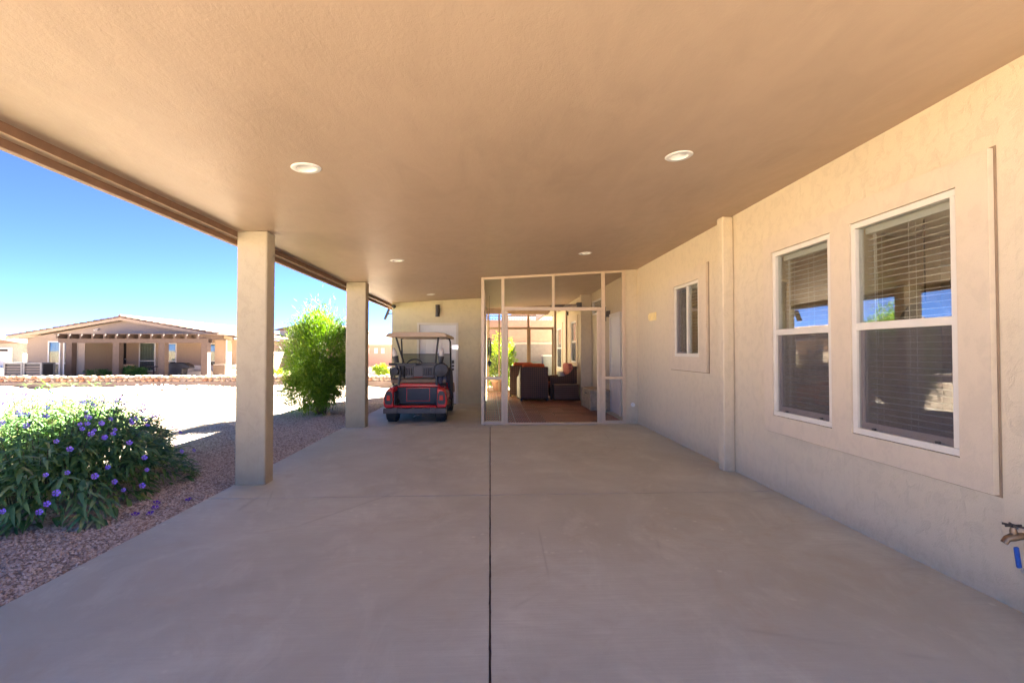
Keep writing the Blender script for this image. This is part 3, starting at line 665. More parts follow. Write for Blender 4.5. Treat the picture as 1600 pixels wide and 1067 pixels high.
smooth_angle(MB().lathe([(.035, 12.70), (.045, 12.73), (.045, 12.799)], (-2.52, 0, 2.56), 'y', 14).build('body', M['black'], t))
MB().lathe([(.022, 12.688), (.022, 12.702)], (-2.52, 0, 2.56), 'y', 12).build('lens', M['bronze'], t)
t = thing('antenna', 'small tilted dark antenna on a bracket off the storage wall corner', 'antenna', (-2.58, 12.88, 2.36))
MB().tube([(-2.581, 12.88, 2.38), (-2.66, 12.88, 2.38), (-2.70, 12.87, 2.36)], .014).build('bracket', M['galv'], t)
MB().obox((-2.72, 12.86, 2.36), .018, .09, .15, Matrix.Rotation(R(22), 3, 'Y')).build('plate', M['bronze'], t, bevel=.006)
t = thing('address_plaque', 'small blank brass plaque on the stucco between window and screened room', 'plaque', (2.85, 8.39, 2.0))
MB().prism([(8.17, 1.93), (8.50, 1.93), (8.57, 1.965), (8.57, 2.035), (8.50, 2.065), (8.17, 2.065)], 2.836, 2.849, 'x').build('plate', M['plaque'], t, bevel=.003)
t = thing('outlet_cover', 'round weatherproof outlet cover low on the stucco by the screened room', 'outlet', (2.78, 9.25, .36))
MB().box(2.70, 2.80, 9.238, 9.249, .29, .43).build('plate', M['stucco_trim'], t, bevel=.004)
smooth_angle(MB().lathe([(.030, 9.205), (.038, 9.212), (.040, 9.237)], (2.75, 0, .36), 'y', 18).build('cap', M['white'], t))
# hose tap
hx, hy = 2.785, 2.39
t = thing('hose_tap', 'weathered brass hose tap on a copper pipe with blue lever valve', 'hose tap', (hx, hy, 0))
MB().tube([(hx, hy, -.02), (hx, hy, .44)], .016, 12).tube([(hx, hy, .44), (hx, hy, .455), (2.86, hy, .46)], .016, 12).build('pipe', M['copper'], t, smooth=True)
for pr in ([(.024, .06), (.027, .075), (.027, .12), (.022, .13)], [(.020, .21), (.025, .22), (.025, .28), (.020, .29)], [(.021, .36), (.024, .365), (.024, .40), (.02, .41)]): MB().lathe(pr, (hx, hy, 0), 'z', 10).build('fitting', M['brass'], t)
smooth_angle(MB().tube([(hx, hy, .445), (hx-.05, hy, .445), (hx-.085, hy+.005, .44), (hx-.115, hy+.01, .43), (hx-.13, hy+.012, .408)], [.016, .018, .022, .017, .016], 12).lathe([(.014, .45), (.016, .47), (.012, .49)], (hx-.085, hy+.005, 0), 'z', 12).build('tap_body', M['brass'], t))
hm = MB().lathe([(.009, .488), (.009, .505)], (hx-.085, hy+.005, 0), 'z', 10)
for k in range(3):
    a = k*math.pi/3; hm.tube([(hx-.085-.042*math.cos(a), hy+.005-.042*math.sin(a), .498), (hx-.085+.042*math.cos(a), hy+.005+.042*math.sin(a), .498)], .006, 6)
hm.build('handle', M['bronze'], t)
lv = MB().tube([(hx-.015, hy, .25), (hx-.045, hy-.002, .262), (hx-.055, hy, .285)], .007, 8).build('lever', M['steel'], t)
MB().obox((hx-.066, hy+.004, .335), .011, .008, .055, Matrix.Rotation(R(-8), 3, 'Y')).build('grip', M['blue'], lv, bevel=.006)
# pendant lamp in the room behind the windows
t = thing('pendant_lamp', 'dark dome pendant lamp on a chain seen through the nearest window', 'lamp', (4.05, 4.32, 2.82))
MB().tube([(4.05, 4.32, 2.82), (4.05, 4.32, 1.86)], .008, 6).build('chain', M['bronze'], t)
MB().lathe([(.03, 1.86), (.10, 1.84), (.17, 1.76), (.20, 1.69)], (4.05, 4.32, 0), 'z', 20, False).build('dome', M['bronze'], t, smooth=True)
MB().lathe([(.20, 1.69), (.19, 1.65), (.02, 1.64)], (4.05, 4.32, 0), 'z', 20, False).build('shade', M['amber'], t, smooth=True)

# ------------------------------------------------------------------ screen walls
EY = 9.25
en = thing('screen_wall', 'almond framed screen wall with open sliding door at the patio end', 'screen wall', (1.2, EY, 0))
A = .045
def post(x0, x1, z0, z1=None, y0=EY-.03, y1=EY+.03, par=en, m='enc'):
    zt0 = cz(x0)-.003 if z1 is None else z1; zt1 = cz(x1)-.003 if z1 is None else z1
    return MB().prism([(x0, z0), (x1, z0), (x1, zt1), (x0, zt0)], y0, y1).build('post', M[m], par, bevel=.003)
def rail(x0, x1, z0, z1, y0=EY-.026, y1=EY+.026, par=en, m='enc'):
    return MB().box(x0, x1, y0, y1, z0, z1).build('rail', M[m], par, bevel=.003)
def srail(x0, x1, y0, y1, par, h=.045, m='enc'):
    return MB().prism([(x0, cz(x0)-h), (x1, cz(x1)-h), (x1, cz(x1)-.003), (x0, cz(x0)-.003)], y0, y1).build('rail', M[m], par)
def spanel(x0, x1, z0, z1, y, par, m='screen_enc'):
    mb = MB(); za, zb = (z1, z1) if z1 else (cz(x0)-.045, cz(x1)-.045)
    mb._add([(x0, y, z0), (x1, y, z0), (x1, y, zb), (x0, y, za)], [(0,1,2,3)]); return mb.build('screen_panel', M[m], par, fix=False)
post(-.17, -.115, 0); post(.215, .27, 0); post(2.15, 2.215, 0); post(2.55, 2.608, 0); post(1.19, 1.235, 2.24)
post(.272, .335, .03, 2.17, EY-.022, EY+.022)
srail(-.114, .214, EY-.026, EY+.026, en); srail(.271, 1.189, EY-.026, EY+.026, en); srail(1.236, 2.149, EY-.026, EY+.026, en); srail(2.216, 2.549, EY-.026, EY+.026, en)
rail(.271, 2.149, 2.172, 2.239)
for (a, b) in ((-.114, .214), (2.216, 2.549)):
    rail(a, b, .001, .06); rail(a, b, .855, .905)
    spanel(a, b, .06, .855, EY, en); spanel(a, b, .905, None, EY, en)
rail(.271, 2.149, .001, .028, EY-.04, EY+.04)
spanel(.271, 1.189, 2.239, None, EY, en); spanel(1.236, 2.149, 2.239, None, EY, en)
sd = MB().box(2.06, 2.125, EY-.014, EY+.014, .03, 2.17).box(2.127, 2.148, EY-.022, EY+.022, .03, 2.17).build('sliding_door', M['enc'], en, bevel=.003)
MB().box(2.068, 2.085, EY-.045, EY-.0145, .98, 1.22).build('handle', M['enc'], sd, bevel=.004)
# side wall of screens between storage room and front
sx = -.145
for (a, b, z0, z1) in ((EY+.032, 12.79, .001, .05), (EY+.032, 12.79, .855, .905), (EY+.032, 12.79, 2.19, 2.235), (EY+.032, 12.79, 2.75, 2.795)):
    MB().box(sx-.026, sx+.026, a, b, z0, z1).build('rail', M['enc'], en)
for y in (11.0, 12.74): MB().box(sx-.0265, sx+.0265, y-.024, y+.024, .0, 2.79).build('post', M['enc'], en)
mb = MB(); mb._add([(sx, EY+.03, .05), (sx, 12.7, .05), (sx, 12.7, 2.75), (sx, EY+.03, 2.75)], [(0,1,2,3)]); mb.build('screen_panel', M['screen_enc'], en, fix=False)

BY = 16.25
bk = thing('screen_wall', 'bronze framed rear screen wall behind the wicker chairs', 'screen wall', (1.2, BY, 0))
M['bronzelight'] = m_simple('tan_bronze', (.24, .155, .085), .45)
for (a, b, z1) in ((-.10, -.04, 2.78), (.27, .33, 2.78), (.55, .60, 2.78), (1.235, 1.36, 2.20), (1.245, 1.32, 2.78), (2.08, 2.14, 2.2), (2.16, 2.23, 2.78), (2.55, 2.599, 2.78)):
    MB().box(a, b, BY-.03 - (.004 if z1 < 2.5 else 0), BY+.03 + (.004 if z1 < 2.5 else 0), 0, z1).build('post', M['bronzelight'], bk, bevel=.004)
for (a, b, z0, z1) in ((-.04, .27, 2.12, 2.19), (.33, .55, 2.12, 2.19), (.60, 1.234, 2.12, 2.19), (1.361, 2.079, 2.12, 2.19), (-.04, .27, .0, .06), (.33, .55, 0, .06), (.6, 1.234, 0, .05), (1.361, 2.079, 0, .05), (-.1, 2.599, 2.781, 2.83)):
    MB().box(a, b, BY-.026, BY+.026, z0, z1).build('rail', M['bronzelight'], bk)

# ------------------------------------------------------------------ deck tiles in the screened room
dt = thing('deck_floor', None, None, (1.3, 12.8, .02), kind='structure')
tile0 = None
for i in range(9):
    for j in range(23):
        x, y = -.105+.30*i, EY+.06+.30*j
        if x+.30 > 2.62: continue
        if tile0 is None:
            mb = MB().mat(0)
            for k in range(6): mb.box(x+.007+k*.049, x+.042+k*.049, y+.005, y+.295, .010, .026)
            mb.mat(1).box(x+.006, x+.292, y+.02, y+.05, .001, .0115).box(x+.006, x+.292, y+.25, y+.28, .001, .0115)
            tile0 = mb.build('deck_tile', [M['deck'], M['deck_base']], dt); bx0, by0 = x, y
        else:
            c = tile0.copy(); col.objects.link(c); c.parent = dt; c.location = (x-bx0, y-by0, random.uniform(-.0015, .0015))
            c.rotation_euler = (0, 0, 0)

# ------------------------------------------------------------------ golf cart (rear towards the camera)
def golf_cart(cx, y0):
    t = thing('golf_cart', 'red and black golf cart with tan canopy parked before the white storage door', 'golf cart', (cx, y0, 0))
    W = lambda pts: [(cx+a, y0+b, c) for a, b, c in pts]
    def B(mb, x0, x1, a, b, z0, z1): return mb.box(cx+x0, cx+x1, y0+a, y0+b, z0, z1)
    # rear cowl: left and right fender shells with the bag well between them
    body = MB()
    for s in (-1, 1):
        poly = [(s*.42, .30), (s*.59, .30), (s*.615, .40), (s*.60, .53), (s*.55, .635), (s*.50, .665), (s*.42, .67)]
        body.prism([(cx+p[0], p[1]) for p in poly], y0+.06, y0+.17)
        poly2 = [(s*.42, .44), (s*.605, .44), (s*.60, .55), (s*.555, .65), (s*.50, .68), (s*.42, .69)]
        body.prism([(cx+p[0], p[1]) for p in poly2], y0+.172, y0+.75)
        B(body, min(s*.42, s*.585), max(s*.42, s*.585), .64, .75, .28, .44)
    B(body, -.419, .419, .055, .10, .295, .345)                       # red strip over the bumper
    B(body, -.42, .42, .50, .54, .66, .74)                            # red lip under the seat
    body = body.build('body', M['cart_red'], t, bevel=.032)
    well = MB(); B(well, -.418, .418, .10, .50, .30, .335); B(well, -.418, .418, .46, .50, .336, .66); B(well, -.418, -.395, .10, .459, .336, .60); B(well, .395, .418, .10, .459, .336, .60)
    well.build('bag_well', M['cart_grey'], t, bevel=.008)
    pn = MB(); pn.ring('y', y0+.452, y0+.459, cx-.235, cx+.235, .385, .655, .012); pn.build('red_piping', M['cart_red'], t)
    MB().box(cx-.222, cx+.222, y0+.448, y0+.459, .398, .643).build('access_panel', M['cart_grey'], t, bevel=.003)
    bp = MB(); B(bp, -.60, .60, .0, .055, .195, .293); B(bp, -.43, -.33, -.02, -.001, .20, .31); B(bp, .30, .40, -.02, -.001, .20, .31)
    bp.build('bumper', M['cart_mid'], t, bevel=.014)
    for s in (-1, 1):
        x = cx+s*.505
        b_ = MB().prism([(x-.075, .40), (x-.05, .365), (x+.05, .365), (x+.075, .40), (x+.07, .56), (x+.04, .615), (x-.04, .615), (x-.07, .56)], y0+.04, y0+.061).build('taillight', M['black'], t, bevel=.006)
        MB().prism([(x-.036, .44), (x+.036, .44), (x+.030, .54), (x-.030, .54)], y0+.024, y0+.0405).build('lens', M['lamp_red'], b_, bevel=.006)
    # floor pan, sides and front cowl
    fl = MB(); B(fl, -.55, .55, .752, 1.75, .24, .30); B(fl, -.57, -.5, .76, 1.5, .17, .239); B(fl, .5, .57, .76, 1.5, .17, .239); fl.build('floor_pan', M['cart_mid'], t, bevel=.01)
    sb = MB(); B(sb, -.52, .52, .545, 1.05, .30, .70); sb.build('seat_base', M['cart_grey'], t, bevel=.012)
    MB().box(cx-.56, cx+.56, y0+.50, y0+1.06, .741, .83).build('seat_cushion', M['cart_seat_dark'], t, bevel=.035)
    cw = MB().prism([(y0+1.70, .25), (y0+2.36, .25), (y0+2.40, .45), (y0+2.28, .62), (y0+1.86, .86), (y0+1.70, .88)], cx-.36, cx+.36, 'x')
    for s in (-1, 1): cw.prism([(y0+1.66, .44), (y0+2.34, .40), (y0+2.30, .56), (y0+2.12, .66), (y0+1.8, .66)], cx+min(s*.361, s*.60), cx+max(s*.361, s*.60), 'x')
    cw.build('front_cowl', M['cart_red'], t, bevel=.03)
    MB().box(cx-.56, cx+.56, y0+1.62, y0+1.86, .87, .95).build('dashboard', M['black'], t, bevel=.02)
    # seat back: two slotted shells, centre tray and top bar
    sbk = MB()
    for (xa, xb) in ((-.37, -.11), (.07, .33)):
        n = 5; wd = (xb-xa)/(2*n+1)
        B(sbk, xa, xb, .56, .60, 1.04, 1.10); B(sbk, xa, xb, .56, .60, .86, .90)
        for k in range(n+1): B(sbk, xa+2*k*wd, xa+(2*k+1)*wd, .562, .598, .899, 1.041)
    B(sbk, -.108, .068, .57, .61, .87, 1.10)
    sbk.build('backrest_shell', M['cart_mid'], t, bevel=.005)
    MB().box(cx-.50, cx-.03, y0+.61, y0+.69, .90, 1.12).box(cx+.02, cx+.47, y0+.61, y0+.69, .90, 1.12).build('backrest', M['cart_grey'], t, bevel=.03)
    br = MB().tube(W([(-.60, .52, 1.13), (-.45, .52, 1.125), (.0, .53, 1.12), (.38, .52, 1.13)]), .024, 10)
    br.tube(W([(-.40, .50, .70), (-.37, .52, .95), (-.40, .53, 1.11)]), .03, 8).tube(W([(.37, .50, .70), (.36, .52, .95), (.36, .53, 1.11)]), .03, 8)
    B(br, -.43, -.05, .49, .55, 1.09, 1.15); B(br, .06, .36, .49, .55, 1.10, 1.155)
    br.build('bag_rack', M['black'], t, bevel=.006)
    smooth_angle(MB().lathe([(.0, .42), (.13, .44), (.15, .50), (.13, .60), (.0, .61)], (cx+.46, y0, 1.01), 'y', 18, False).build('speaker', M['black'], t))
    MB().obox((cx+.47, y0+.60, .86), .10, .09, .13, Matrix.Rotation(R(-8), 3, 'Y')).obox((cx+.44, y0+.515, .80), .05, .03, .08).build('bag', M['carpet'], t, bevel=.035)
    smooth_angle(MB().lathe([(.0, .46), (.075, .47), (.085, .52), (.0, .56)], (cx-.48, y0, .98), 'y', 16, False).build('speaker', M['black'], t))
    # canopy and struts
    rf = MB()
    prof = [(-.60, 1.685), (-.585, 1.67), (.585, 1.67), (.60, 1.685), (.59, 1.715), (.54, 1.748), (.40, 1.765), (-.40, 1.765), (-.54, 1.748), (-.59, 1.715)]
    rf.prism([(cx+a, b) for a, b in prof], y0+.20, y0+2.10); rf.build('canopy', M['cart_top'], t, bevel=.02)
    for (a, b) in ((-.42, -.30), (.42, .33)):
        MB().tube(W([(a, .30, 1.68), (a+(b-a)*.5, .42, 1.40), (b, .53, 1.13), (b, .56, .72)]), .019, 8).build('strut', M['black'], t, smooth=True)
    for s in (-1, 1):
        MB().tube(W([(s*.47, 1.40, 1.68), (s*.535, 1.50, 1.66), (s*.545, 1.60, 1.60), (s*.55, 1.78, .92)]), .018, 8).build('strut', M['black'], t, smooth=True)
    ws = MB(); ws._add(W([(-.53, 1.80, .94), (.53, 1.80, .94), (.53, 1.70, 1.32), (-.53, 1.70, 1.32)]), [(0,1,2,3)])
    wso = ws.build('windshield', M['tintglass'], t, fix=False)
    MB().tube(W([(-.53, 1.70, 1.322), (.53, 1.70, 1.322)]), .008, 6).build('edge_trim', M['black'], wso)
    pts = [(-.22+.175*math.cos(a), 1.36+.09*math.sin(a), 1.08+.13*math.sin(a)) for a in np.linspace(0, 2*math.pi, 25)]
    MB().tube(W(pts), .014, 8, False).tube(W([(-.22, 1.36, 1.08), (-.22, 1.62, .90)]), .022, 8).tube(W([(-.38, 1.36, 1.08), (-.06, 1.36, 1.08)]), .011, 6).build('steering_wheel', M['black'], t, smooth=True)
    # arm rests and the dark cover hanging at the right side
    for s in (-1, 1):
        MB().tube(W([(s*.56, .62, .80), (s*.60, .62, 1.0), (s*.60, .70, 1.04), (s*.60, 1.0, 1.03), (s*.58, 1.05, .80)]), .018, 8).build('armrest', M['black'], t, smooth=True)
    MB().prism([(y0+.62, .83), (y0+.72, 1.02), (y0+1.25, .98), (y0+1.45, .80), (y0+1.5, .34), (y0+1.1, .36), (y0+.95, .60), (y0+.7, .62)], cx+.565, cx+.625, 'x').build('side_cover', M['carpet'], t, bevel=.02)
    MB().tube(W([(-.53, .62, .70), (-.545, .60, .92)]), .02, 8).build('club_post', M['black'], t)
    # sand bottles
    for s, xt in ((-1, -.445), (1, .43)):
        b0 = W([(xt, .50, 1.155)])[0]; b1 = W([(xt+s*.025, .50, 1.29)])[0]; b2 = W([(xt+s*.05, .50, 1.455)])[0]
        h = MB().tube([b0, b1], [.052, .064], 16).build('bottle_holder', M['black'], t)
        mid = tuple(b1[i]*.5+b2[i]*.5 for i in range(3))
        MB().tube([b1, mid, b2], [.056, .048, .016], 16).build('sand_bottle', M['bottle'], h, smooth=True)
    MB().tube(W([(.55, 1.62, 1.48), (.61, 1.58, 1.48)]), .012, 6).obox(W([(.66, 1.56, 1.48)])[0], .075, .02, .055).build('side_mirror', M['steel'], t, bevel=.012)
    # wheels
    def wheel(x, y, wd):
        prof = [(.13, -wd), (.205, -wd), (.228, -wd*.7), (.232, 0), (.228, wd*.7), (.205, wd), (.13, wd)]
        wo = MB().lathe([(r_, cx+x+h) for r_, h in prof], (0, y0+y, .232), 'x', 28, False).build('wheel', M['rubber'], t, smooth=True)
        rm = MB()
        for s in (-1, 1): rm.lathe([(.135, cx+x+s*wd*.96), (.12, cx+x+s*wd*.75), (.05, cx+x+s*wd*.85), (.0, cx+x+s*wd*.9)], (0, y0+y, .232), 'x', 24, False)
        rm.build('rim', M['rim'], wo, smooth=True)
        gr = MB()
        for k in range(26):
            a = 2*math.pi*k/26
            gr.obox((cx+x+(.3 if k % 2 else -.3)*wd, y0+y+.232*math.cos(a), .232+.232*math.sin(a)), wd*.55, .014, .004, Matrix.Rotation(a-math.pi/2, 3, 'X'))
        gr.build('tread', M['rubber'], wo)
    for (x, y, wd) in ((-.475, .36, .105), (.475, .36, .105), (-.48, 1.98, .10), (.48, 1.98, .10)): wheel(x, y, wd)
    MB().tube(W([(-.38, .36, .20), (.38, .36, .20)]), .04, 10).lathe([(.0, cx-.06), (.10, cx-.05), (.11, cx+.08), (.0, cx+.10)], (0, y0+.36, .21), 'x', 14, False).tube(W([(.10, .15, .19), (.02, .10, .15), (-.03, .06, .13)]), .016, 6).build('rear_axle', M['galv'], t, smooth=True)
    fh = MB()
    for s in (-1, 1):
        pts = [(s*.50, .36+.27*math.cos(a), .23+.27*math.sin(a)) for a in np.linspace(R(15), R(165), 9)]
        vs_ = []
        for p in pts: vs_ += [(cx+p[0]-.09, y0+p[1], p[2]), (cx+p[0]+.09, y0+p[1], p[2])]
        fh._add(vs_, [(2*i, 2*i+1, 2*i+3, 2*i+2) for i in range(8)])
    fh.build('wheel_arch', M['black'], t)
    return t
golf_cart(-1.45, 9.38)

# ------------------------------------------------------------------ furniture of the screened room
def armchair(label, loc, rot, cushion, side='wicker'):
    """local: seat faces +y"""
    t = thing('wicker_armchair', label, 'armchair', (0,0,0), 'wicker armchairs in the screened room')
    MB().box(-.39, .39, -.40, -.33, .05, .93).build('back_panel', M['wicker'], t, bevel=.02)
    MB().box(-.33, .33, -.329, .36, .08, .30).build('seat_base', M['wicker'], t, bevel=.015)
    for s in (-1, 1):
        MB().prism([(-.34, .05), (.39, .05), (.39, .60), (.30, .64), (.0, .66), (-.20, .76), (-.33, .92)], min(s*.335, s*.40), max(s*.335, s*.40), 'x').build('arm', M[side], t, bevel=.02)
        MB().box(s*.36-.03, s*.36+.03, -.39, -.33, 0, .05).box(s*.36-.03, s*.36+.03, .33, .39, 0, .05).build('leg', M['bronze'], t)
    MB().box(-.32, .32, -.30, .38, .301, .45).build('seat_cushion', cushion, t, bevel=.05)
    MB().obox((0, -.25, .74), .31, .075, .28, Matrix.Rotation(R(-6), 3, 'X')).build('back_cushion', cushion, t, bevel=.06)
    t.location = loc; t.rotation_euler = (0, 0, R(rot)); return t
armchair('dark wicker armchair showing its woven back and orange cushion', (1.19, 13.65, .026), 3, M['orange'])
armchair('wicker armchair with orange cushion half hidden behind the dark woven back', (1.05, 14.75, .026), -14, M['orange'], 'wicker_side')
b3 = armchair('wicker armchair with coral cushions against the house wall', (2.03, 14.0, .026), 97, M['red_cloth'])
MB().obox((.10, -.08, .62), .19, .06, .17, Matrix.Rotation(R(-28), 3, 'X')).build('throw_pillow', M['curtain'], b3, bevel=.05)
t = thing('ottoman', 'dark wicker ottoman with pale top edge beside the coral cushioned armchair', 'ottoman', (2.1, 13.3, .026))
MB().box(1.75, 2.45, 13.26, 13.50, .05, .46).build('base', M['wicker'], t, bevel=.02)
MB().box(1.74, 2.46, 13.25, 13.51, .461, .475).build('top', M['bronzelight'], t, bevel=.004)
t = thing('storage_box', 'weathered grey wooden storage box on the deck against the wall', 'storage box', (2.5, 11.4, .026))
for k in range(5):
    z0 = .04+k*.082
    MB().box(2.30, 2.315, 11.02, 12.08, z0, z0+.079).build('plank', M['greybox'], t, bevel=.003)
    MB().box(2.316, 2.74, 11.0, 11.018, z0, z0+.079).build('plank', M['greybox'], t, bevel=.003)
MB().box(2.317, 2.74, 11.02, 12.08, .03, .44).build('body', M['greybox'], t)
MB().box(2.285, 2.75, 10.985, 12.1, .455, .50).build('lid', M['greybox'], t, bevel=.006)
MB().box(2.29, 2.33, 10.985, 11.02, .03, .454).box(2.70, 2.745, 10.985, 11.02, .03, .454).box(2.285, 2.299, 12.0, 12.09, .03, .454).build('corner_post', M['greybox'], t)
MB().box(2.275, 2.284, 11.4, 11.6, .38, .41).build('handle', M['bronze'], t)
t = thing('bar_heater', 'pale bar heater with dark end block high on the wall in the screened room', 'heater', (2.5, 13.2, 2.62))
MB().tube([(2.05, 13.15, 2.62), (2.36, 13.15, 2.62)], .055, 12).build('bar', M['cap'], t, smooth=True)
MB().box(2.36, 2.499, 13.06, 13.24, 2.54, 2.72).build('bracket', M['bronze'], t, bevel=.006)
t = thing('wind_chime', 'dark wind chime hanging behind the left screen panel', 'wind chime', (-.02, 11.6, 2.7))
MB().tube([(-.02, 11.6, 2.72), (-.02, 11.6, 1.72)], .004, 5).build('cord', M['black'], t)
MB().lathe([(.0, 1.72), (.05, 1.68), (.045, 1.66), (.0, 1.66)], (-.02, 11.6, 0), 'z', 14, False).build('top_disc', M['black'], t)
for k in range(6):
    a = k*math.pi/3; x, y = -.02+.036*math.cos(a), 11.6+.036*math.sin(a)
    MB().tube([(x, y, 1.65), (x, y, 1.24+.06*(k % 3))], .011, 8).build('chime_tube', M['bronze'], t)
MB().tube([(-.02, 11.6, 1.66), (-.02, 11.6, 1.12)], .004, 5).lathe([(.0, 1.18), (.05, 1.12), (.05, 1.08), (.0, 1.02)], (-.02, 11.6, 0), 'z', 12, False).build('clapper', M['black'], t)
t = thing('wall_speaker', 'black speaker under the roof at the rear corner of the screened room', 'speaker', (2.5, 15.9, 2.6))
smooth_angle(MB().lathe([(.0, 2.36), (.07, 2.38), (.08, 2.48), (.10, 2.56)], (2.52, 16.0, .12), 'x', 16, False).build('body', M['black'], t))
MB().box(2.54, 2.599, 15.95, 16.05, 2.58, 2.70).build('bracket', M['black'], t)

# ------------------------------------------------------------------ yard behind the screened room
t = MB().box(-2.6, 2.55, 16.42, 21.2, -.10, -.015).build('paving', M['paver']); tag(t, kind='structure')
t = thing('retaining_wall', 'grey block retaining wall with salmon upper wall behind the screened room', 'wall', (2, 22.2, 0))
MB().box(-2.5, 9, 22.0, 22.4, -.2, 1.70).build('lower_wall', M['greyblock'], t)
MB().box(-2.5, 9, 21.97, 22.43, 1.70, 1.80).build('cap', M['cap'], t, bevel=.01)
MB().box(-2.5, 9, 22.08, 22.40, 1.80, 2.80).build('upper_wall', M['pinkwall2'], t)
t = thing('railing', 'black iron railing along the top of the salmon wall', 'railing', (2, 22.2, 2.8))
MB().box(-2.5, 9, 22.22, 22.25, 2.99, 3.02).box(-2.5, 9, 22.22, 22.25, 2.84, 2.86).build('rail', M['black'], t)
p0 = None
for k in range(92):
    if p0 is None: p0 = MB().box(-2.4, -2.385, 22.228, 22.243, 2.80, 3.02).build('baluster', M['black'], t)
    else:
        c = p0.copy(); col.objects.link(c); c.parent = t; c.location = (k*.125, 0, 0)
t = thing('hilltop_house', 'pale house with tiled roof showing above the iron railing', 'house', (3, 34, 2.4))
MB().box(1.2, 5.2, 33, 40, 2.0, 3.75).build('wall', M['pale'], t)
MB().prism([(1.0, 3.75), (5.4, 3.75), (3.2, 4.3)], 32.7, 40.2).build('roof', M['rooftile'], t)
MB().box(1.5, 1.7, 34, 34.3, 3.9, 4.25).build('chimney', M['pink'], t)
t = thing('utility_box', 'tall grey utility cabinet beside the house corner', 'utility box', (2.7, 21.2, 0))
MB().box(2.30, 2.95, 21.0, 21.5, -.05, 1.16).build('cabinet', M['galv'], t, bevel=.01)
MB().box(2.27, 2.98, 20.97, 21.53, 1.161, 1.21).build('lid', M['pale'], t, bevel=.006)
MB().box(2.36, 2.9, 20.985, 20.999, .1, 1.05).build('door', M['galv'], t)
t = thing('air_conditioner', 'grey condenser unit standing before the grey wall', 'air conditioner', (1.95, 20.6, 0))
MB().box(1.62, 2.15, 20.4, 20.95, -.02, .95).build('case', M['galv'], t, bevel=.02)
gm = MB()
for k in range(14): gm.box(1.66, 2.11, 20.386, 20.399, .1+k*.058, .13+k*.058)
gm.build('grille', M['greyblock'], t)

# ------------------------------------------------------------------ plants
def dirs(k, up=.3, spread=1.0):
    d = rng.normal(0, 1, (k, 3)); d[:,2] = np.abs(d[:,2])*.6 + up; return d/np.linalg.norm(d, axis=1, keepdims=True)
def tree_crown(c, rad, k, L, Wd, droop, up, shell=.75, seed=0, clump=60):
    """leaf placement: clumps spread through an uneven crown"""
    u = rng.normal(0, 1, (clump, 3)); u /= np.linalg.norm(u, axis=1, keepdims=True)
    rr = rng.uniform(.25, 1.0, clump)**.5
    cc = u*rr[:,None]*np.array(rad)*rng.uniform(.8, 1.08, (clump, 1)) + np.array(c)
    sz = rng.uniform(.16, .34, clump)
    w_ = rng.integers(0, clump, k)
    p = cc[w_] + rng.normal(0, 1, (k, 3))*sz[w_][:,None]*np.array(rad)*.55
    d = (p-np.array(c))/np.array(rad); d = d/(np.linalg.norm(d, axis=1, keepdims=True)+.1)*.8 + rng.normal(0, .6, (k, 3)); d[:,2] += up
    n = rng.normal(0, .5, (k, 3)); n[:,2] += 1
    return p, d, n, rng.uniform(.7, 1.25, k)*L, rng.uniform(.75, 1.2, k)*Wd, rng.uniform(0, 1, k)*droop

# flowering bush by the slab
bush = thing('flowering_bush', 'low bush with long dark green leaves and purple flowers beside the slab', 'bush', (-4.35, 5.55, -.04))
BC = np.array([-4.72, 5.35]); BR = np.array([1.30, 1.60])
def lean(x, y): return x-.34*(y-BC[1])
def bush_top(a, b):         # height of the mound at unit offsets a, b
    r2 = a*a+b*b; return .86*np.sqrt(np.clip(1-r2**1.6, 0, 1))
# stems
sm = MB(); tips = []
for i in range(330):
    a = random.uniform(0, 2*math.pi); r = math.sqrt(random.random())*.97
    ux, uy = r*math.cos(a), r*math.sin(a); h = float(bush_top(ux, uy))*random.uniform(.75, 1.12)+.08
    ty, ry = BC[1]+uy*BR[1], BC[1]+uy*BR[1]*.62
    tip = Vector((lean(BC[0]+ux*BR[0], ty), ty, h)); root = Vector((lean(BC[0]+ux*BR[0]*.62, ry), ry, -.05))
    mid = root.lerp(tip, .5)+Vector((0, 0, .08)); tips.append((root, mid, tip))
    sm.tube([root, mid, tip], [.005, .0035, .002], 5, False)
sm.build('stem', M['stem'], bush)
# leaf whorls along the stems
Pp, Dd, Nn, Ll, Ww, Dr = [], [], [], [], [], []
for root, mid, tip in tips:
    hgt = tip.z
    for s in range(8):
        f = 1-s*.095
        q_ = root.lerp(mid, f*2) if f < .5 else mid.lerp(tip, f*2-1)
        n_ = 4 if s else 3
        a0 = random.uniform(0, 6.28)
        for k in range(n_):
            a = a0+k*2*math.pi/n_+random.uniform(-.3, .3)
            out = Vector((q_.x-BC[0], q_.y-BC[1], 0)); out = out.normalized() if out.length > .01 else Vector((1,0,0))
            d = Vector((math.cos(a), math.sin(a), 0))*.9 + out*.35 + Vector((0,0,.55 if s < 2 else .25))
            thin = s < 2
            Pp.append(q_+Vector((random.uniform(-.02,.02), random.uniform(-.02,.02), 0))); Dd.append(d)
            Nn.append(Vector((0,0,1))+d*-.2); Ll.append(random.uniform(.10, .17)*(.9 if thin else 1.1)); Ww.append(random.uniform(.020, .033)*(.55 if thin else 1.0)); Dr.append(random.uniform(.3, .8)*(.5 if thin else 1.2))
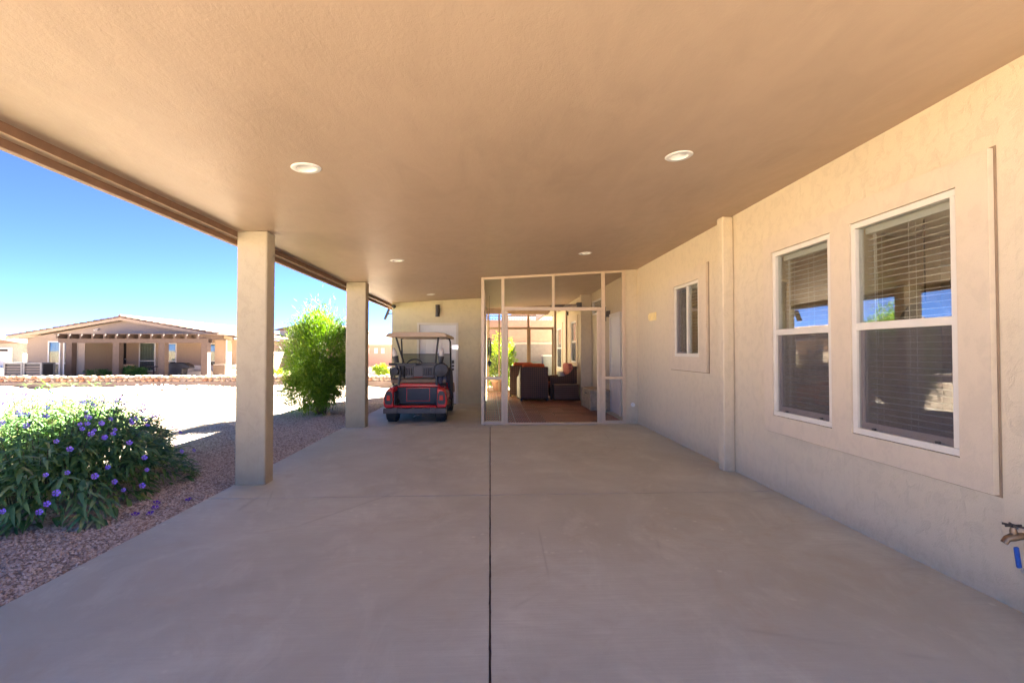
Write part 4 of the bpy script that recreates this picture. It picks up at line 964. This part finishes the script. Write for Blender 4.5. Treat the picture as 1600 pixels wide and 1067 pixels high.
# a dense skirt of drooping leaves over the shaded face
for i in range(3600):
    a = random.uniform(0, 2*math.pi); el = random.random()
    r = 1.0-.30*el*random.random()
    z = el*.70*(1-.3*random.random()); sc_ = math.sqrt(max(.05, 1-(z/.95)**2))
    x, y = BC[0]+BR[0]*math.cos(a)*r*sc_*.98, BC[1]+BR[1]*math.sin(a)*r*sc_*.98
    wob = 1+.10*math.sin(a*7+z*6)+.06*math.sin(a*15)
    x, y = BC[0]+(x-BC[0])*wob, BC[1]+(y-BC[1])*wob
    d = Vector((math.cos(a+random.uniform(-.9,.9)), math.sin(a+random.uniform(-.9,.9)), random.uniform(.0, .8)))
    Pp.append(Vector((lean(x, y), y, z))); Dd.append(d); Nn.append(Vector((random.uniform(-.3,.3), random.uniform(-.3,.3), 1)))
    Ll.append(random.uniform(.12, .20)); Ww.append(random.uniform(.026, .042)); Dr.append(random.uniform(.2, .85))
Pp, Dd, Nn = np.array(Pp), np.array(Dd), np.array(Nn); Ll, Ww, Dr = np.array(Ll), np.array(Ww), np.array(Dr)
# the leaves that show largest become leaves of their own
score = -(Pp[:,1]) + .6*(Pp[:,0]) + .5*Pp[:,2] - 5*(Pp[:,0] < -5.6)
shell = ((Pp[:,0]-BC[0])/BR[0])**2+((Pp[:,1]-BC[1])/BR[1])**2
order = np.argsort(-(score+1.2*np.minimum(shell, 1)))[:300]
mask = np.zeros(len(Pp), bool); mask[order] = True
fol = leaf_mesh('foliage', Pp[~mask], Dd[~mask], Nn[~mask], Ll[~mask], Ww[~mask], Dr[~mask], M['leaf'], bush); fol['kind'] = 'stuff'
leafmeshes = []
bo = Vector(ORG[bush.name])
for k in range(8):
    V = leaf_verts(np.zeros((1,3)), np.array([[1.,0,0]]), np.array([[0,0,1.]]), np.array([.15]), np.array([random.uniform(.026, .036)]), np.array([.25+.09*k]))[0]
    me = bpy.data.meshes.new('leaf'); fs = [tuple(LT[0:3]), tuple(LT[3:6]), tuple(LT[6:10]), tuple(LT[10:14]), tuple(LT[14:17]), tuple(LT[17:20])]
    me.from_pydata(V.tolist(), [], [tuple(int(v) for v in f) for f in fs]); me.materials.append(M['leafpart']); me.shade_smooth(); leafmeshes.append(me)
for i in order:
    d = Vector(Dd[i]); flat = Vector((d.x, d.y, d.z*.6)).normalized()
    side = flat.cross(Vector((0,0,1))).normalized(); up = side.cross(flat)
    o = bpy.data.objects.new('leaf', leafmeshes[int(i) % 8]); col.objects.link(o); o.parent = bush
    m = Matrix((flat, -side, up)).transposed().to_4x4(); s = float(Ll[i])/.15
    o.matrix_local = Matrix.Translation(Vector(Pp[i])-bo) @ m @ Matrix.Scale(s, 4) @ Matrix.Rotation(random.uniform(-.35, .35), 4, 'X')
# flowers
def flower_mesh(name, mat, r=.0235):
    vs, fs = [(0,0,-.012)], []
    for k in range(5):
        a = 2*math.pi*k/5
        def pt(rr, da, z): return (rr*math.cos(a+da), rr*math.sin(a+da), z)
        o = len(vs); vs += [pt(r*.45, -.35, .0), pt(r*.45, .35, .0), pt(r*.95, -.52, .006), pt(r*1.02, -.18, .010), pt(r*1.02, .18, .008), pt(r*.95, .52, .006)]
        fs += [(0, o, o+1), (o, o+2, o+3), (o, o+3, o+4, o+1), (o+1, o+4, o+5)]
    me = bpy.data.meshes.new(name); me.from_pydata(vs, [], fs); me.materials.append(mat); return me
fm = flower_mesh('flower', M['petal'])
camv = Vector((0, 0, 1.4))
nf = 0
for i in range(1600):
    a = random.uniform(0, 2*math.pi)
    if random.random() < .5: el = random.uniform(.15, 1.2); 
    else: el = random.uniform(.7, 1.45)
    ux, uy, uz = math.cos(a)*math.cos(el), math.sin(a)*math.cos(el), math.sin(el)
    if uy*1.2-ux*.5 > .75 and el < .9: continue                       # few blossoms on the side turned to the lot
    k_ = 1.10+random.uniform(0, .07)
    y = BC[1]+uy*BR[1]*k_; p = Vector((lean(BC[0]+ux*BR[0]*k_, y), y, max(.0, .84*uz*k_)+.03))
    if p.x < -6.4 or p.z < .18: continue
    o = bpy.data.objects.new('flower', fm); col.objects.link(o); o.parent = bush
    nrm = Vector((ux+.30+random.uniform(-.4,.4), uy-.45+random.uniform(-.4,.4), .55+uz*.4+random.uniform(-.3, .3))).normalized()
    o.rotation_euler = nrm.to_track_quat('Z', 'Y').to_euler(); o.location = p-bo; s = random.uniform(.7, 1.1); o.scale = (s, s, s)
    nf += 1
    if nf >= 270: break
fd = flower_mesh('fallen_flower', M['petal_dry'], .026)
for i, (px_, py_, lab) in enumerate(((-2.98, 4.47, 'fallen purple flower on the gravel nearest the slab edge'), (-2.92, 4.32, 'fallen purple flower, lowest of the loose cluster on the gravel'), (-3.03, 4.30, 'fallen purple flower on the bush side of the loose cluster on the gravel'), (-3.07, 4.62, 'fallen purple flower on the gravel closest under the bush leaves'), (-3.72, 3.80, 'fallen purple flower lying apart from the others at the front of the bush'), (-2.83, 4.70, 'fallen purple flower alone on the gravel toward the first column'))):
    o = bpy.data.objects.new('fallen_flower', fd); col.objects.link(o); o.location = (px_, py_, float(gz(px_, py_))+.045); o.rotation_euler = (random.uniform(-.5,.5), random.uniform(-.5,.5), random.uniform(0,6)); o.scale = (1.15,)*3
    tag(o, lab, 'flower', 'fallen flowers on the gravel')

def shrub(name, label, cat, c, rad, k, L, Wd, mat, droop=.3, up=.4, clump=60, stems=6, base=None, group=None, stem_r=.02):
    bz = float(gz(c[0], c[1])) if base is None else base
    t = thing(name, label, cat, (c[0], c[1], bz), group)
    sm = MB()
    for i in range(stems):
        a = random.uniform(0, 6.28); r = random.uniform(.2, .8)
        tip = Vector((c[0]+rad[0]*r*math.cos(a), c[1]+rad[1]*r*math.sin(a), c[2]+rad[2]*random.uniform(-.2, .7)))
        b = Vector((c[0]+random.uniform(-.08,.08), c[1]+random.uniform(-.08,.08), bz-.05)); mid = b.lerp(tip, .45)+Vector((random.uniform(-.08,.08), random.uniform(-.08,.08), .05))
        sm.tube([b, mid, tip], [stem_r, stem_r*.7, stem_r*.3], 6, False)
    sm.build('stem', M['bark'], t)
    p, d, n, l_, w_, dr_ = tree_crown(c, rad, k, L, Wd, droop, up, clump=clump)
    ok = p[:,2] > bz+.03
    f = leaf_mesh('foliage', p[ok], d[ok], n[ok], l_[ok], w_[ok], dr_[ok], mat, t); f['kind'] = 'stuff'
    return t
big = shrub('willow_shrub', 'tall bright green narrow leaved shrub standing before the second column', 'shrub', (-3.80, 11.1, 1.24), (.80, .76, 1.13), 19000, .13, .017, M['willow'], .35, .55, 210, 14)
p_, d_, n_, l_, w_, r_ = tree_crown((-3.92, 11.0, .62), (.66, .62, .56), 7500, .13, .017, .4, .45, clump=90)
ok_ = p_[:,2] > .04
leaf_mesh('lower_foliage', p_[ok_], d_[ok_], n_[ok_], l_[ok_], w_[ok_], r_[ok_], M['willow'], big)['kind'] = 'stuff'
# whippy shoots that break the outline of the shrub
Pp, Dd, Nn, Ll, Ww, Dr = [], [], [], [], [], []
sm = MB()
for i in range(150):
    a = random.uniform(0, 6.28); r = math.sqrt(random.random())
    b = Vector((-3.80+.62*r*math.cos(a), 11.1+.6*r*math.sin(a), 1.35+.75*math.sqrt(max(0, 1-r*r))*random.uniform(.4, 1)))
    d = Vector((math.cos(a)*.45*r+random.uniform(-.15,.15), math.sin(a)*.45*r, 1)).normalized(); ln = random.uniform(.2, .42)
    sm.tube([b, b+d*ln], [.005, .002], 4, False)
    for k in range(13):
        f = k/12; ang = random.uniform(0, 6.28)
        Pp.append(b+d*ln*f); Dd.append(d*.8+Vector((math.cos(ang), math.sin(ang), .2))*.6); Nn.append(Vector((random.uniform(-.4,.4), random.uniform(-.4,.4), 1)))
        Ll.append(random.uniform(.07, .13)); Ww.append(random.uniform(.010, .016)); Dr.append(random.uniform(0, .3))
sm.build('shoot', M['bark'], big)
leaf_mesh('shoot_leaves', np.array(Pp), np.array(Dd), np.array(Nn), np.array(Ll), np.array(Ww), np.array(Dr), M['willow'], big)['kind'] = 'stuff'

shrub('lime_shrub', 'round lime green shrub behind the stone wall past the second column', 'shrub', (-5.72, 25.5, .38), (.42, .40, .36), 2600, .10, .04, M['lime'], .2, .3, 40, 5)
shrub('lime_shrub', 'low yellow green shrub peeking past the first column beside the willow shrub', 'shrub', (-10.9, 25.3, .15), (.65, .45, .35), 1800, .11, .04, M['lime'], .2, .3, 40, 5)
shrub('garden_shrub', 'light green shrub outside the rear screen of the screened room', 'shrub', (.38, 18.6, .85), (.55, .6, .95), 5200, .14, .04, M['lime'], .3, .5, 80, 8, base=-.02)
def spiky(name, label, cat, c, k, L, Wd, mat, tilt=(.2, 1.1)):
    t = thing(name, label, cat, c); mb = MB()
    for i in range(k):
        a = random.uniform(0, 6.28); tl = random.uniform(*tilt); l = L*random.uniform(.75, 1.1)
        d = Vector((math.cos(a)*math.sin(tl), math.sin(a)*math.sin(tl), math.cos(tl))); s = Vector((-math.sin(a), math.cos(a), 0)); b = Vector(c)
        m_ = b+d*l*.4; n_ = s.cross(d)*Wd*.25; tip = b+d*l+Vector((0,0,-.12*l*math.sin(tl)))
        mb._add([b-s*Wd*.4, b+s*Wd*.4, m_+s*Wd*.5+n_, m_-n_*.3, m_-s*Wd*.5+n_, tip], [(0,1,3),(1,2,3),(0,3,4),(2,5,3),(3,5,4)])
    mb.build('leaves', mat, t, fix=False); return t
spiky('agave', 'spiky grey green yucca outside the rear screen by the condenser', 'yucca', (1.45, 19.2, .15), 60, .85, .05, M['agave'])
spiky('agave', 'spiky yucca beside the light green shrub behind the screened room', 'yucca', (1.0, 20.0, .1), 50, .95, .05, M['agave'])
t = thing('potted_agave', 'agave in a terracotta pot outside the rear screen', 'potted plant', (.28, 17.3, -.015))
MB().lathe([(.16, -.015), (.24, .30), (.27, .31), (.27, .37), (.235, .37), (.22, .33), (.0, .33)], (.28, 17.3, 0), 'z', 20).build('pot', M['terracotta'], t, smooth=True)
mb = MB()
for i in range(26):
    a = random.uniform(0, 6.28); tl = random.uniform(.15, 1.0); l = random.uniform(.25, .38)
    d = Vector((math.cos(a)*math.sin(tl), math.sin(a)*math.sin(tl), math.cos(tl))); s = Vector((-math.sin(a), math.cos(a), 0)); b = Vector((.28, 17.3, .33))
    mb._add([b-s*.02, b+s*.02, b+d*l*.4+s*.032, b+d*l*.4-s*.032, b+d*l], [(0,1,2,3),(3,2,4)])
mb.build('leaves', M['agave'], t, fix=False)
# bare twiggy tree past the second column
t = thing('bare_tree', 'bare twiggy tree whose branch tips show past the second column', 'tree', (-5.9, 19.4, -.1))
sm = MB(); sm.tube([(-5.9, 19.4, -.1), (-5.92, 19.4, .8), (-5.85, 19.42, 1.5)], [.07, .05, .035], 8).build('trunk', M['bark'], t, smooth=True)
sm = MB()
def twig(b, d, l, r, n):
    tip = b+d*l; m_ = b.lerp(tip, .5)+Vector((random.uniform(-.05,.05),)*3)*l; sm.tube([b, m_, tip], [r, r*.75, r*.5], 5, False)
    if n:
        for k in range(3): twig(m_.lerp(tip, random.random()), (d+Vector((random.uniform(-.7,.7), random.uniform(-.7,.7), random.uniform(-.2,.5)))).normalized(), l*.62, r*.6, n-1)
for k in range(7): twig(Vector((-5.88, 19.4, 1.1+.06*k)), Vector((random.uniform(-.8,.9), random.uniform(-.5,.5), .55)).normalized(), .62, .02, 2)
sm.build('branch', M['bark'], t)

# ------------------------------------------------------------------ stone wall
def rock(seed, n=12):
    rr = random.Random(seed); bm = bmesh.new(); bmesh.ops.create_icosphere(bm, subdivisions=1, radius=1)
    for v in bm.verts:
        c = v.co; c = Vector((max(-.78, min(.78, c.x)), max(-.8, min(.8, c.y)), max(-.72, min(.72, c.z)))); v.co = c*rr.uniform(.85, 1.18)
    me = bpy.data.meshes.new('stone'); bm.to_mesh(me); bm.free(); me.materials.append(M['stone']); return me
rocks = [rock(i) for i in range(9)]
sw = thing('stone_wall', 'low wall of pinkish rough stones on grey footing across the dirt lot', 'stone wall', (-14, 21.8, -.2))
ft = MB(); 
ft.box(-32, -3.0, 21.62, 22.0, -.45, .06).build('footing', M['footing'], sw, bevel=.02)
ft = MB().box(-32, -3.0, 21.72, 22.0, .06, .24).build('mortar', M['footing'], sw)
so_ = Vector(ORG[sw.name]); cnt = 0
for course, (z, h) in enumerate(((.12, .085), (.27, .075))):
    x = -21.3 if course == 0 else -21.2
    while x < -3.1:
        wd = random.uniform(.09, .17)
        o = bpy.data.objects.new('stone', rocks[random.randrange(9)]); col.objects.link(o); o.parent = sw
        o.location = Vector((x+wd, 21.73+random.uniform(-.03, .03), z+random.uniform(-.015, .02)))-so_
        o.scale = (wd*1.12, .14, h*random.uniform(1.0, 1.45)); o.rotation_euler = (random.uniform(-.2,.2), random.uniform(-.15,.15), random.choice((0, math.pi))+random.uniform(-.15,.15)); cnt += 1
        x += 2*wd+random.uniform(-.01, .015)

# ------------------------------------------------------------------ neighbour's house
NY, NR = 30.0, 33.0
nb = thing('neighbour_house', 'tan stucco house with low gabled tile roof and recessed patio across the lot', 'house', (-21.8, NY, -.2))
gb = -.2
def nwin(x0, x1, z0, z1, y, curtain=True, split=.36, m='glass_far'):
    f = MB().ring('y', y-.05, y+.02, x0, x1, z0, z1, .06); zs = z0+(z1-z0)*split
    f.box(x0+.06, x1-.06, y-.045, y+.015, zs-.03, zs+.03)
    wn_ = f.build('window', M['white'], nb)
    MB().box(x0+.06, x1-.06, y-.022, y-.018, z0+.06, zs-.03).build('pane', M['glass_far'], wn_)
    MB().box(x0+.06, x1-.06, y-.022, y-.018, zs+.03, z1-.06).build('pane', M['glass_far'], wn_)
    sm = MB(); sm._add([(x0+.06, y-.03, z0+.06), (x1-.06, y-.03, z0+.06), (x1-.06, y-.03, zs-.03), (x0+.06, y-.03, zs-.03)], [(0,1,2,3)]); sm.build('insect_screen', M['screen'], wn_)
    if curtain:
        cm = MB(); n = max(6, int((x1-x0)/.09)); pts = [(x0+.03+(x1-x0-.06)*i/n, y+.12+(.03 if i % 2 else 0)) for i in range(n+1)]
        cm._add([(p[0], p[1], z) for z in (z0, z1) for p in pts], [(i, i+1, n+2+i, n+1+i) for i in range(n)]); cm.build('curtain', M['curtain'], wn_, fix=False)
xl, xr, xm, ez, pz = -27.5, -15.9, -21.8, 2.16, 3.24
pxl, pxr = -24.2, -16.6        # patio opening
LW = [(-26.28, -25.58, -.1, 1.97), (-25.40, -24.62, -.1, 1.97)]
MB().holed('y', NY, NY+.2, xl, pxl, gb, 2.16, LW).build('wall', M['nb_wall'], nb, fix='weld')
MB().prism([(xl, 2.16), (xr, 2.16), (xm, pz)], NY+.001, NY+.2).build('gable', M['nb_gable'], nb)
MB().box(pxl, xr, NY+.002, NY+.198, 2.05, 2.159).build('lintel', M['nb_wall'], nb)
MB().box(xr-.75, xr, NY+.004, NY+.5, gb, 2.049).build('corner_column', M['nb_post'], nb, bevel=.02)
MB().box(pxl, xr, NY+.2, NR, 2.1, 2.15).build('patio_ceiling', M['nb_post'], nb)
RW = [(-25.3+.9, -23.75+.0, gb+.05, 1.9)]
holes = [(-23.15, -22.10, .05, 1.95), (-21.35, -20.75, .05, 1.9), (-18.75, -18.08, .05, 1.9), (-17.83, -17.2, .05, 1.9), (-24.48, -23.98, gb+.02, 1.92)]
MB().holed('y', NR, NR+.2, pxl-1.6, xr, gb, 2.1, holes).build('wall', M['nb_post'], nb, fix='weld')
MB().box(pxl-.2, pxl-.001, NY+.2, NR, gb, 2.1).build('wall', M['nb_wall'], nb)
MB().box(xl, xl+.2, NY+.2, 43, gb, 2.16).box(xr-.2, xr, NR+.2, 43, gb, 2.16).box(xl, xr, 43, 43.2, gb, 2.16).build('wall', M['nb_wall'], nb)
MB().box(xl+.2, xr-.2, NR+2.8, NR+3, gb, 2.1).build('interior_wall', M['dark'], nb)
for (a, b, c, d) in LW: nwin(a, b, c, d, NY, True)
for (a, b, c, d) in holes[:4]: nwin(a, b, c, d, NR, True)
ddr = MB().box(-24.48, -23.98, NR+.02, NR+.08, gb+.02, 1.92).build('door', M['dark'], nb)
MB().tube([(-24.05, NR-.02, .85), (-24.05, NR+.02, .85)], .04, 8).build('handle', M['steel'], ddr)
# roof: two slopes of tile courses, fascia boards
rs = MB()
for s in (-1, 1):
    x_e = xm+s*6.45; sl_ = (pz+.12-2.24)/6.45*1.0
    n = 17
    for k in range(n):
        xa, xb = xm+s*6.45*k/n, xm+s*6.45*(k+1)/n
        za, zb = 3.42-k*(1.14/n), 3.42-(k+1)*(1.14/n)
        m_ = 40
        for j in range(m_):
            ya, yb = NY-.55+(13.9/m_)*j+.01, NY-.55+(13.9/m_)*(j+1)-.01
            dz = random.uniform(-.008, .012)
            rs._add([(xa-s*.03, ya, za+.01+dz), (xb, ya, zb+.05+dz), (xb, yb, zb+.05+dz), (xa-s*.03, yb, za+.01+dz), (xa, ya, za-.06), (xb, ya, zb-.02), (xb, yb, zb-.02), (xa, yb, za-.06)],
                    [(0,1,2,3),(0,1,5,4),(3,2,6,7),(1,2,6,5)])
rfo = rs.build('roof', M['rooftile'], nb); 
rc = MB()
for j in range(34): rc.lathe([(.09, NY-.58+j*.41), (.075, NY-.58+j*.41+.42)], (xm, 0, 3.45), 'y', 8)
rc.build('ridge_tile', M['rooftile'], rfo)
fb = MB()
for s in (-1, 1):
    fb.prism([(xm, 3.19), (xm+s*6.45, 2.05), (xm+s*6.45, 2.22), (xm, 3.36)], NY-.54, NY-.48)
fb.build('fascia', M['nb_trim'], nb)
sf = MB()
for s in (-1, 1): sf._add([(xm, NY-.48, 3.30), (xm+s*6.45, NY-.48, 2.16), (xm+s*6.45, 43, 2.16), (xm, 43, 3.30)], [(0,1,2,3)])
sf.build('soffit', M['nb_trim'], nb, fix=False)
MB().tube([(xl+.12, NY-.1, 2.1), (xl-.2, NY-.25, 2.14), (xl-.6, NY-.3, 2.18)], .045, 8).build('downpipe', M['pale'], nb)
MB().tube([(xr-.02, NY-.06, gb), (xr-.02, NY-.06, 2.1)], .04, 8).build('downpipe', M['pale'], nb)
t = thing('flood_light', 'small white flood light on the neighbouring gable', 'flood light', (-23.5, NY, 2.68))
MB().box(-23.58, -23.42, NY-.06, NY, 2.62, 2.72).tube([(-23.54, NY-.05, 2.66), (-23.56, NY-.16, 2.62)], [.03, .05], 10).tube([(-23.46, NY-.05, 2.66), (-23.44, NY-.16, 2.62)], [.03, .05], 10).build('lamp', M['pale'], t)

# pergola in front of its patio
PY = 27.5
pg = thing('pergola', 'dark brown pergola with slatted roof before the recessed patio', 'pergola', (-19.4, PY, gb))
for x in (-22.9, -20.42, -18.0, -15.72):
    MB().box(x-.17, x+.17, PY-.17, PY+.17, gb, 1.86).build('post', M['pergola'], pg, bevel=.01)
MB().box(-23.4, -15.5, PY-.23, PY-.17, 1.83, 2.06).box(-23.4, -15.5, PY+.17, PY+.23, 1.83, 2.06).build('beam', M['pergola'], pg)
r0 = None
for k in range(13):
    x = -23.2+k*.611
    if r0 is None: r0 = MB().box(x-.045, x+.045, PY-.55, NY-.057, 2.061, 2.29).build('rafter', M['pergola'], pg); x00 = x
    else:
        c = r0.copy(); col.objects.link(c); c.parent = pg; c.location = (x-x00, 0, 0)
MB().box(-23.4, -15.5, NY-.055, NY-.008, 2.062, 2.289).build('shade_board', M['pergola'], pg)  # dark board added behind the rafters as the shade between them
s0 = None
for k in range(26):
    y = PY-.35+k*.105
    if s0 is None: s0 = MB().box(-23.5, -14.9, y-.045, y+.045, 2.291, 2.33).build('slat', M['pergola'], pg); y00 = y
    else:
        c = s0.copy(); col.objects.link(c); c.parent = pg; c.location = (0, y-y00, 0)

# patio things at the neighbour's
t = thing('grill', 'barbecue grill under a black cover beside the white sofa', 'grill', (-17.7, 28.3, gb))
MB().prism([(-18.25, gb+.25), (-18.2, .55), (-18.3, .66), (-18.22, .72), (-17.3, .72), (-17.0, .55), (-16.95, .42), (-17.35, .38), (-17.4, gb+.25)], 28.1, 28.65).build('cover', M['cover'], t, bevel=.05)
MB().box(-18.2, -18.12, 28.2, 28.28, gb, gb+.25).box(-17.5, -17.42, 28.2, 28.28, gb, gb+.25).box(-18.2, -18.12, 28.5, 28.58, gb, gb+.25).box(-17.5, -17.42, 28.5, 28.58, gb, gb+.25).build('leg', M['black'], t)
def sofa(x0, x1, y, label):
    t = thing('outdoor_sofa', label, 'sofa', ((x0+x1)/2, y, gb), 'white outdoor sofas on the neighbouring patio')
    MB().box(x0, x1, y, y+.8, gb+.02, .20).build('seat', M['sofa'], t, bevel=.04); MB().box(x0, x1, y+.62, y+.85, .201, .52).build('backrest', M['sofa'], t, bevel=.06)
    MB().box(x0-.12, x0-.002, y, y+.85, gb+.02, .36).build('arm', M['sofa'], t, bevel=.04); MB().box(x1+.002, x1+.12, y, y+.85, gb+.02, .36).build('arm', M['sofa'], t, bevel=.04)
sofa(-18.0, -16.3, 29.5, 'white outdoor sofa behind the covered grill')
sofa(-16.9, -15.7, 31.4, 'white outdoor sofa beside the corner column of the neighbouring patio')
def lounge(x, y, rot, label, m):
    t = thing('patio_chair', label, 'chair', (0,0,0), 'chairs on the neighbouring patio')
    MB().box(-.3, .3, -.3, .3, .22, .34).build('seat', m, t, bevel=.02); MB().obox((0, -.33, .52), .3, .05, .30, Matrix.Rotation(R(14), 3, 'X')).build('backrest', m, t, bevel=.02)
    for a in (-1, 1):
        for b in (-1, 1): MB().box(a*.26-.03, a*.26+.03, b*.26-.03, b*.26+.03, 0, .22).build('leg', M['bronze'], t)
    t.location = (x, y, gb); t.rotation_euler = (0, 0, R(rot))
lounge(-15.75, 28.9, 25, 'brown patio chair beside the white sofa', M['pergola']); lounge(-21.2, 29.0, 70, 'tan patio chair in front of the dark door', M['cart_seat'])
t = thing('patio_table', 'small dark patio table and bench back under the curtained window', 'table', (-20.0, 30.2, gb))
MB().box(-20.7, -19.2, 29.9, 30.7, .42, .47).build('tabletop', M['pergola'], t)
for (x, y) in ((-20.6, 30.0), (-19.3, 30.0), (-20.6, 30.6), (-19.3, 30.6)): MB().box(x-.03, x+.03, y-.03, y+.03, gb, .42).build('leg', M['pergola'], t)
shrub('patio_shrub', 'rounded dark green shrub before the curtained patio window', 'shrub', (-20.05, 28.0, .18), (.72, .5, .36), 2800, .09, .05, M['green'], .2, .3, 50, 5, base=gb)
shrub('patio_shrub', 'low leafy shrub before the dark patio door', 'shrub', (-21.75, 28.0, .08), (.75, .45, .26), 1500, .11, .05, M['green'], .2, .3, 30, 5, base=gb)
def condenser(x0, x1, label):
    t = thing('air_conditioner', label, 'air conditioner', ((x0+x1)/2, 26.2, gb), 'air conditioning units by the neighbouring house')
    MB().box(x0+.06, x1-.06, 26.05, 26.75, gb+.05, .72).build('case', M['black'], t)
    MB().box(x0, x1, 26.0, 26.8, .721, .79).build('lid', M['galv'], t, bevel=.01)
    for x in (x0, x1-.09):
        for y in (26.0, 26.72): MB().box(x, x+.09, y, y+.08, gb, .72).build('post', M['galv'], t)
    for k in range(6): MB().box(x0+.092, x1-.092, 26.01, 26.045, gb+.10+k*.13, gb+.135+k*.13).build('louver', M['greyblock'], t)
condenser(-25.0, -24.06, 'grey louvered air conditioner farther from the neighbouring house corner'); condenser(-24.04, -23.1, 'grey louvered air conditioner closest to the neighbouring windows')

# houses farther off
t = thing('garage_house', 'far grey green house with white garage door and tile roof', 'house', (-43, 45, -.3))
MB().box(-52, -41.6, 45, 55, -.3, 2.1).build('wall', M['sage'], t)
MB().box(-47.5, -42.5, 44.95, 45.0, -.3, 1.7).build('garage_door', M['garage'], t)
wm = MB()
for k in range(4): wm.box(-47.0+k*1.15, -46.3+k*1.15, 44.93, 44.949, 1.35, 1.55)
wm.build('window', M['dark'], t)
MB().prism([(-52.5, 2.05), (-41.0, 2.05), (-46.2, 2.95)], 44.4, 55.4).build('roof', M['rooftile'], t)
MB().box(-41.6, -39.5, 47, 55, -.3, 1.5).build('side_wall', M['cream'], t); MB().box(-41.6, -39.5, 47.2, 55, 1.5, 2.0).build('upper_wall', M['sage'], t)
t = thing('pale_house', 'pale painted house wall glimpsed behind the willow shrub', 'house', (-15, 42, -.4))
MB().box(-17.5, -11.5, 41, 48, -.5, 3.1).build('wall', M['pale'], t)
MB().prism([(-18, 3.1), (-11.0, 3.1), (-14.5, 3.9)], 40.6, 48.4).build('roof', M['rooftile'], t)
MB().box(-13.6, -12.4, 40.97, 41, .3, 1.8).build('window', M['glass_far'], t)
t = thing('pink_house', 'salmon pink house with hipped tile roof past the second column', 'house', (-8, 38, -.4))
MB().box(-12.0, -5.6, 36, 44, -.5, 1.85).build('wall', M['pink'], t)
MB()._add([(-12.6, 35.4, 1.85), (-5.0, 35.4, 1.85), (-5.0, 44.6, 1.85), (-12.6, 44.6, 1.85), (-10.0, 39, 2.75), (-7.6, 39, 2.75), (-7.6, 41, 2.75), (-10, 41, 2.75)], [(0,1,5,4),(1,2,6,5),(2,3,7,6),(3,0,4,7),(4,5,6,7),(3,2,1,0)]).build('roof', M['rooftile'], t)
MB().box(-12.7, -4.9, 35.3, 35.4, 1.75, 1.86).build('fascia', M['nb_trim'], t)
for x in (-9.0, -8.4, -7.9): MB().box(x-.12, x+.12, 35.96, 36.02, 1.2, 1.6).build('window', M['pale'], t)
MB().box(-7.15, -6.75, 35.95, 36.02, .2, 1.75).build('shutter', M['greyblock'], t)
t = thing('block_fence', 'low pale block wall in front of the salmon pink house', 'wall', (-8, 30, -.4))
MB().box(-11.5, -4.6, 30.0, 30.2, -.5, .32).build('wall_body', M['pale'], t); MB().box(-11.5, -4.6, 29.97, 30.23, .32, .38).build('cap', M['cap'], t)
